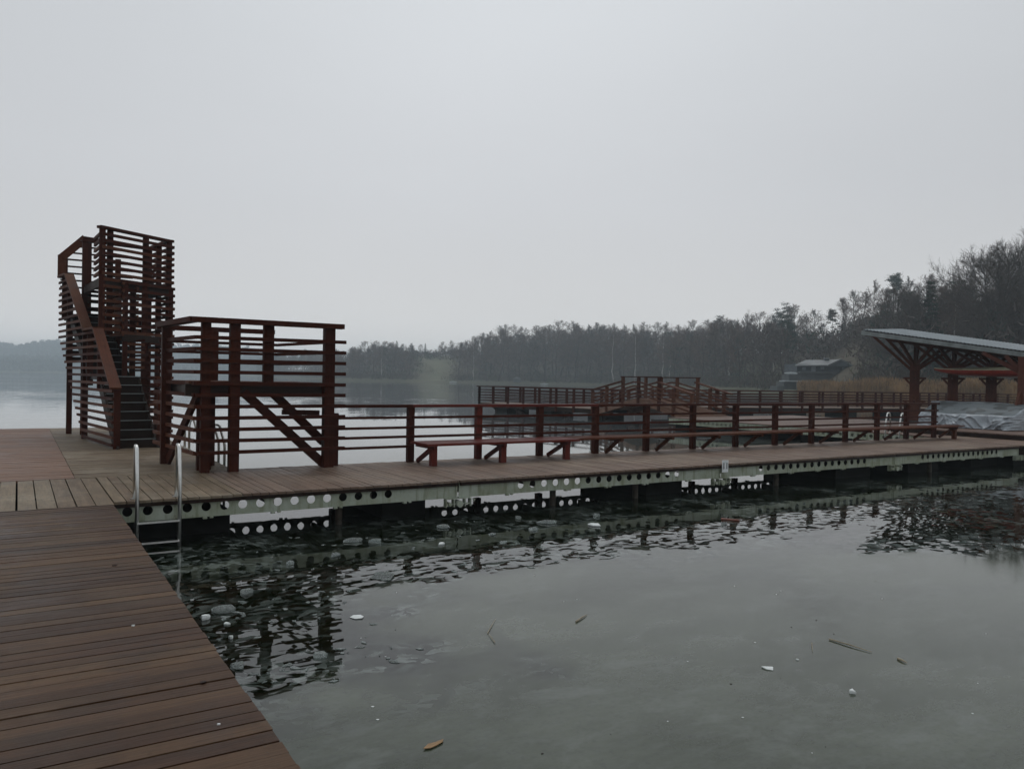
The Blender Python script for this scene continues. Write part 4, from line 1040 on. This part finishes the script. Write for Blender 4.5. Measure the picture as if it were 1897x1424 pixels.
KIND = {'b': 'bare broadleaf tree', 'w': 'pale stemmed birch', 'c': 'dark pointed spruce', 'p': 'dark bushy topped pine'}
cnt = {}
def zone(px):
    if px < 780: return 'on the misty shore behind the slatted stand'
    if px < 1150: return 'in the hazy wood across the lake, above the far pier'
    if px < 1480: return 'in the wood between hump bridge and house'
    return 'on the right hand slope above the shelter'
def forest(px0, px1, rows_, step_m, mix):
    for ri, (e_, dh) in enumerate(rows_):
        px = px0+random.uniform(0, 6)
        while px < px1:
            s = interp(px, SH); d = s+e_*random.uniform(.8, 1.2)+random.uniform(0, 6)
            T = interp(px, TT); ground = gh(px, d)
            step = step_m*FPX/d*random.uniform(.6, 1.4)
            skip = meadow(px, e_) or (1455 < px < 1600 and d < 166) or (1600 < px < 1680 and e_ < 5)
            if not skip:
                top = 1.63+(T+random.gauss(0, 3.2) - (0 if ri == len(rows_)-1 else random.uniform(4, 26)*(T/110)))*d/FPX
                h = top-ground
                if h > 6:
                    h = min(h, 27); kk = random.choices(list(mix(px, ri).keys()), list(mix(px, ri).values()))[0]
                    key = kk+str(random.randrange({'b': 5, 'w': 2, 'c': 2, 'p': 2}[kk])); z_ = zone(px)
                    if cnt.get(kk, 0) < 285:
                        plant(key, px, d, h, KIND[kk]+' standing '+z_, KIND[kk]+'s '+z_, random.uniform(1.0, 1.5) if kk == 'b' else random.uniform(.85, 1.2)); cnt[kk] = cnt.get(kk, 0)+1
            px += step
def mixA(px, ri):
    if 730 < px < 800 and ri >= 2: return {'c': .45, 'b': .55}
    if px < 1150: return {'b': .90, 'w': .07, 'p': .03}
    if px < 1450: return {'b': .78, 'w': .10, 'c': .02, 'p': .10}
    return {'b': .56, 'w': .06, 'c': .08, 'p': .30}
forest(505, 1150, [(3, 0), (18, 0), (45, 0), (75, 0)], 4.6, mixA)
forest(1150, 1960, [(4, 0), (16, 0), (34, 0), (55, 0), (80, 0)], 4.6, mixA)
# the big bare trees at the right edge
BG = [(1848, 84+12, 20.0, 3.4), (1880, 84+15, 20.5, 5.2)]
for i, (px_, d_, h_, sp_) in enumerate([(1832, 100, 19.4, 7.4), (1872, 98, 20.2, 7.8), (1920, 100, 19.5, 7), (1658, 118, 17.5, 5), (1715, 112, 17, 5)]):
    tm, cm = bare_tree(60+i, h_*1.05, sp_*1.0, .36, 42, 1.6, .024, .22, .26)
    x, y = AT(px_, d_); e_ = thing('bare_tree', (x, y, gh(px_, d_)-.2), ['tallest bare tree at the right edge, spreading fine twigs against the sky, left of two', 'tallest bare tree at the right edge, right of two, twigs against the sky', 'large bare tree cut off by the right edge of the view', 'tall bare tree above the left end of the shelter roof', 'tall dark bare tree behind the middle of the shelter roof'][i], 'tree', 'large bare trees behind the shelter')
    for n_, mbb, mm in (('trunk', tm, M_bark), ('crown', cm, M_twig)):
        o = bpy.data.objects.new(n_, mbb.mesh(n_, mm)); COL.objects.link(o); o.parent = e_
random.seed(5)
# undergrowth, reeds, distant woods
def clumps(n, fpos, size, nb, w_, L):
    mb = MB(); qs = []
    for _ in range(n):
        c_, hh = fpos()
        for _ in range(nb):
            v = Vector((random.gauss(0, size), random.gauss(0, size), abs(random.gauss(0, hh)))); sliver(qs, c_+v, rdir_(Vector((0, 0, 1)), random.uniform(0, 1.1)), L*random.uniform(.5, 1.3), w_)
    quads_into(mb, qs); return mb
def fp():
    px = random.uniform(510, 1960); s = interp(px, SH); e_ = abs(random.gauss(0, 18))+1
    while (meadow(px, e_) and random.random() < .96) or (1450 < px < 1600 and e_ < 50): px = random.uniform(510, 1960); s = interp(px, SH); e_ = abs(random.gauss(0, 18))+1
    d = s+e_; x, y = AT(px, d); return Vector((x, y, gh(px, d))), 1.0
def wood_fill(n_, green, label, name, m):
    mb = MB(); qs = []
    for _ in range(n_):
        px = random.uniform(505, 2050); s = interp(px, SH); e_ = random.uniform(2, 95); d = s+e_
        if meadow(px, e_) or (1450 < px < 1585 and d < 164) or (1600 < px < 1680 and e_ < 5): continue
        x, y = AT(px, d); g_ = gh(px, d); top = 1.63+(interp(px, TT)*random.uniform(.62, .93)*(1 if px < 1450 else .84))*d/FPX; h = max(3.0, top-g_)
        if green and mn.noise(Vector((px*.012, e_*.03, 3))) < -.05: continue
        r = random.uniform(2.0, 3.6)
        for _ in range(46):
            a = random.uniform(0, 6.28); q = random.random()**.8; rr = r*math.sqrt(max(.05, 1-(1.7*q-.75)**2))*random.uniform(.2, 1)
            sliver(qs, Vector((x+rr*math.cos(a), y+rr*math.sin(a), g_+(h-1.6)*q)), rdir_(Vector((0, 0, 1)), random.uniform(.1, 1.6)), random.uniform(.6, 1.6), random.uniform(.12, .34)*(1.5 if green else 1))
    quads_into(mb, qs); tag(mb.build(name, m), label, 'woods', kind='stuff')
wood_fill(1500, False, 'tangle of bare thickets filling the wood across the lake', 'woodland', M_twig)
wood_fill(480, True, 'dark evergreen thickets within the wood across the lake', 'evergreen_woodland', M_needle2)
tag(clumps(900, fp, 1.4, 26, .16, 1.5).build('undergrowth', M_bush), 'brown leafless scrub along the foot of the woods', 'undergrowth', kind='stuff')
tag(clumps(260, fp, 1.2, 34, .22, .7).build('green_scrub', M_ivy), 'dull green bramble and moss patches on the bank', 'undergrowth', kind='stuff')
mb = MB(); qs = []
for _ in range(15000):
    px = random.uniform(1478, 2150); s = interp(px, SH); d = s-11+random.uniform(0, 14)*(1 if px > 1560 else .7); x, y = AT(px, d)
    h = random.uniform(2.1, 3.3)*(0.75+.3*mn.noise(Vector((x*.15, y*.15, 0)))+.15); p = Vector((x, y, WZ)); dd = rdir_(Vector((0, 0, 1)), random.uniform(0, .16)); sliver(qs, p, dd, h, .07); sliver(qs, p+dd*h*.86, rdir_(dd, .2), .35, .12)
quads_into(mb, qs); tag(mb.build('reeds', M_reed), 'dry tan reed bed along the right hand shore', 'reeds', kind='stuff')
mb = MB(); qs = []
def crown(x, y, z, r, h, n):
    for _ in range(n):
        a = random.uniform(0, 6.28); q = random.random(); zz = z+h*q; rr = r*math.sqrt(max(0, 1-(2*q-.9)**2/1.25))*random.uniform(.3, 1); sliver(qs, Vector((x+rr*math.cos(a), y+rr*math.sin(a), zz)), rdir_(Vector((0, 0, 1)), random.uniform(0, 1.5)), random.uniform(1.8, 3.6), 2.6)
for e0, e1, n_, h_ in ((4, 190, 900, 14), (230, 480, 1000, 14)):
    for _ in range(n_):
        px = random.uniform(-160, 520); s = interp(px, SH); d = s+random.uniform(e0, e1); x, y = AT(px, d); crown(x, y, gh(px, d)-1, random.uniform(4, 7), h_*random.uniform(.8, 1.15), 46)
quads_into(mb, qs); tag(mb.build('distant_forest', M_far), 'blue grey misty woods on the hills across the lake at the left', 'forest', kind='stuff')

# ------------------------------------------------------------------ ice chunks, flakes and litter
def chunk_mesh(seed, w_, d_, h_, m):
    random.seed(seed); n = random.randint(4, 6); mb = MB()
    ang = sorted(random.uniform(0, 2*math.pi) for _ in range(n)); ang = [2*math.pi*(i+random.uniform(-.3, .3))/n for i in range(n)]
    rr = [random.uniform(.62, 1.15) for _ in range(n)]
    h_ *= .72
    for z, k in ((-h_*1.2, .8), (h_*.55, 1.0), (h_, .82)):
        for a, r in zip(ang, rr): mb.v.append((math.cos(a)*r*k*w_/2, math.sin(a)*r*k*d_/2, z+random.uniform(-.1, .1)*h_))
    for l in range(2):
        for i in range(n): j = (i+1) % n; mb.quad((l*n+i, l*n+j, (l+1)*n+j, (l+1)*n+i), [(0, 0)]*4)
    mb.quad(tuple(2*n+i for i in range(n)), [(0, 0)]*n); mb.quad(tuple(range(n))[::-1], [(0, 0)]*n)
    return mb.mesh('ice', m)
CH = [(538, 1045, 18, .05, 0, 'rough clear ice block below the holed beam, in front of the ladder'), (656, 1003, 36, .05, 0, 'long clear ice block at the top of the slush patch'), (694, 1004, 20, .06, 0, 'square clear ice block right beside the long one'),
      (623, 1029, 24, .04, 0, 'clear ice block lying left below the long block'), (818, 1008, 14, .03, 1, 'small white ice lump in slush under the first jetty joint'), (712, 1068, 56, .025, 0, 'largest flat pane of ice beside the reflected railing post'),
      (458, 1098, 32, .05, 0, 'jagged upright ice slab in the dark water near the boardwalk'), (417, 1131, 46, .05, 0, 'wide greenish ice slab near the ladder foot'), (380, 1146, 18, .05, 1, 'round glassy ice lump touching the boardwalk edge'),
      (420, 1156, 15, .02, 1, 'thin white flake just below the wide greenish slab'), (428, 1182, 10, .03, 1, 'tiny white ice crumb in the platform reflection'), (662, 1143, 26, .012, 1, 'white leaf shaped flake on smooth ice beside the slush edge'),
      (592, 1215, 26, .04, 0, 'clear rounded ice chunk at the lower right of the slush patch'), (442, 1234, 30, .04, 0, 'pale ice chunk resting against the boardwalk edge'), (821, 977, 24, .05, 0, 'clear ice chunk under the jetty joint hinge'),
      (1013, 968, 32, .05, 0, 'rectangular clear ice slab in front of the middle holes'), (988, 981, 18, .05, 0, 'upright clear ice piece left of the rectangular slab'), (1100, 973, 32, .035, 1, 'bright frosty ice slab under the right middle holes'),
      (1105, 956, 13, .06, 0, 'small dark ice lump behind the bright frosty slab'), (960, 960, 17, .05, 0, 'small clear ice cube left of centre under the jetty'), (912, 990, 14, .03, 0, 'small clear ice piece in the slush under the railing'), (933, 1005, 16, .03, 0, 'low clear ice piece where slush meets smooth ice'),
      (1424, 1238, 24, .012, 1, 'larger white ice flake on the smooth ice at lower right'), (1578, 1283, 16, .03, 1, 'pointed white ice flake at the lower right'), (1477, 1222, 7, .01, 1, 'tiny white flake above the larger white flake')]
for i, (px_, py_, wpx, h_, kind_, lab) in enumerate(CH):
    p = G(px_, py_, WZ); dep = (p-CAM).dot(Fv); w_ = wpx*dep/FPX
    o = link('ice_chunk' if kind_ == 0 else 'ice_flake', chunk_mesh(200+i, w_, w_*random.uniform(.8, 1.3), h_, M_ice if kind_ == 0 else M_snowice)); o.location = (p.x, p.y, WZ+.002); o.rotation_euler = (random.uniform(-.08, .08), random.uniform(-.08, .08), random.uniform(0, 6)); tag(o, lab, 'ice')
random.seed(31)
M_ice2 = simple('frosted_ice', (.30, .345, .33), .25, 0, .4, 25, .004); M_ice2.node_tree.nodes['Principled BSDF'].inputs['Transmission Weight'].default_value = .5
fr = [chunk_mesh(300+i, .13, .07, .008, M_ice2 if i % 3 else M_ice) for i in range(9)]
n = 0
while n < 150:
    px_, py_ = random.uniform(380, 1150), random.uniform(960, 1270); p = G(px_, py_, WZ)
    if not ((p.y > 7.6 or (p.x < 2.9 and p.y > 5.4)) and p.x > 1.15 and p.y < 10.8): continue
    o = link('ice_fragment', fr[random.randrange(9)]); s_ = random.uniform(.15, .95)**1.3; o.scale = (s_, s_*random.uniform(.6, 1.2), random.uniform(.5, 1.2)); o.location = (p.x, p.y, WZ+.001); o.rotation_euler = (0, 0, random.uniform(0, 6.28))
    tag(o, 'small broken ice fragment in the dark slush beside the boardwalk and jetty', 'ice', 'small ice fragments in the slush'); n += 1
n = 0
fl2 = [chunk_mesh(320+i, .035, .03, .005, M_snowice if i < 3 else M_dark) for i in range(5)]
while n < 30:
    px_, py_ = random.uniform(660, 1890), random.uniform(1050, 1400); p = G(px_, py_, WZ); k_ = random.randrange(5)
    o = link('frozen_speck', fl2[k_]); s_ = random.uniform(.2, .7); o.scale = (s_, s_, .6); o.location = (p.x, p.y, WZ+.001)
    tag(o, ('tiny white ice crumb scattered on the smooth grey ice' if k_ < 3 else 'tiny dark speck of debris on the smooth grey ice'), 'ice crumb' if k_ < 3 else 'debris', 'white crumbs on the smooth ice' if k_ < 3 else 'dark specks on the smooth ice'); n += 1
M_straw = simple('pale_reed_straw', (.26, .22, .15), .7, 0, .25, 10); M_leaf = simple('dry_brown_leaf', (.28, .17, .08), .7, 0, .3, 10); M_orange = simple('orange_plastic', (.16, .045, .025), .5)
for (a, b_, w_, lab) in (((1536, 1183), (1615, 1207), .013, 'long pale reed stalk frozen on the ice at lower right'), ((1067, 1151), (1087, 1138), .016, 'short straight reed stalk on the ice at the centre'), ((1663, 1219), (1680, 1227), .018, 'short reed scrap right of the long stalk'),
                          ((1504, 1190), (1505, 1206), .007, 'thin upright looking straw left of the long stalk'), ((903, 1172), (918, 1146), .008, 'upper straw of a forked pair left of centre'), ((917, 1190), (904, 1172), .007, 'lower straw of a forked pair left of centre')):
    p, q = G(*a, WZ+.008), G(*b_, WZ+.008); o = MB(); o.tube([p, p.lerp(q, .5)+Vector((0, 0, .004)), q], [w_/2, w_/2.4, w_/6], 6); tag(o.build('reed_stalk', M_straw), lab, 'reed stalk')
p = G(801, 1379, WZ+.006); o = MB()
pts = [(-.07, -.02), (-.03, -.035), (.02, -.02), (.07, .0), (.09, .03), (.03, .02), (-.02, .02)]
n0 = len(o.v); o.v += [(p.x+a, p.y+b_, WZ+.01+.008*abs(a)) for a, b_ in pts]+[(p.x+a, p.y+b_, WZ+.006+.008*abs(a)) for a, b_ in pts]
o.quad(tuple(range(n0, n0+7)), [(0, 0)]*7); o.quad(tuple(range(n0+7, n0+14))[::-1], [(0, 0)]*7)
for i in range(7): o.quad((n0+i, n0+(i+1) % 7, n0+7+(i+1) % 7, n0+7+i), [(0, 0)]*4)
tag(o.build('dead_leaf', M_leaf), 'dry brown leaf lying on the ice at the bottom centre', 'leaf')
p = G(1336, 961, WZ+.01); q = G(1370, 964, WZ+.01); o = MB(); o.tube([p, q], .02, 8); tag(o.build('orange_float', M_orange), 'dull orange tube floating below the number plate', 'float')
# small litter on the boardwalk
for i, (px_, py_, s_, mm, lab) in enumerate([(405, 1341, .010, M_sign, 'small white pebble on the boardwalk near the right edge'), (377, 1263, .022, M_dark, 'black twig scrap on the boardwalk, lower of two'), (212, 1047, .022, M_dark, 'dark dropping on the boardwalk level with the ladder'), (247, 1158, .012, M_snowice, 'pale crumb in the middle of the boardwalk')]):
    p = G(px_, py_, .004); o = link('pebble', chunk_mesh(400+i, s_*2, s_*1.4, .006, mm)); o.location = p; tag(o, lab, 'litter')

# ------------------------------------------------------------------ haze
mh = bpy.data.materials.new('lake_mist'); mh.use_nodes = True; t = mh.node_tree; t.nodes.clear()
ov = t.nodes.new('ShaderNodeOutputMaterial'); pv = t.nodes.new('ShaderNodeVolumePrincipled')
pv.inputs['Color'].default_value = (.82, .93, 1.0, 1); pv.inputs['Density'].default_value = .00075; pv.inputs['Anisotropy'].default_value = .2
t.links.new(pv.outputs[0], ov.inputs['Volume'])
mb = MB(); mb.box(-2450, 2450, -2450, 2450, -4.5, 62); hz = mb.build('haze', mh); tag(hz, 'thin pale mist over the lake fading the far shore', 'haze', kind='stuff')
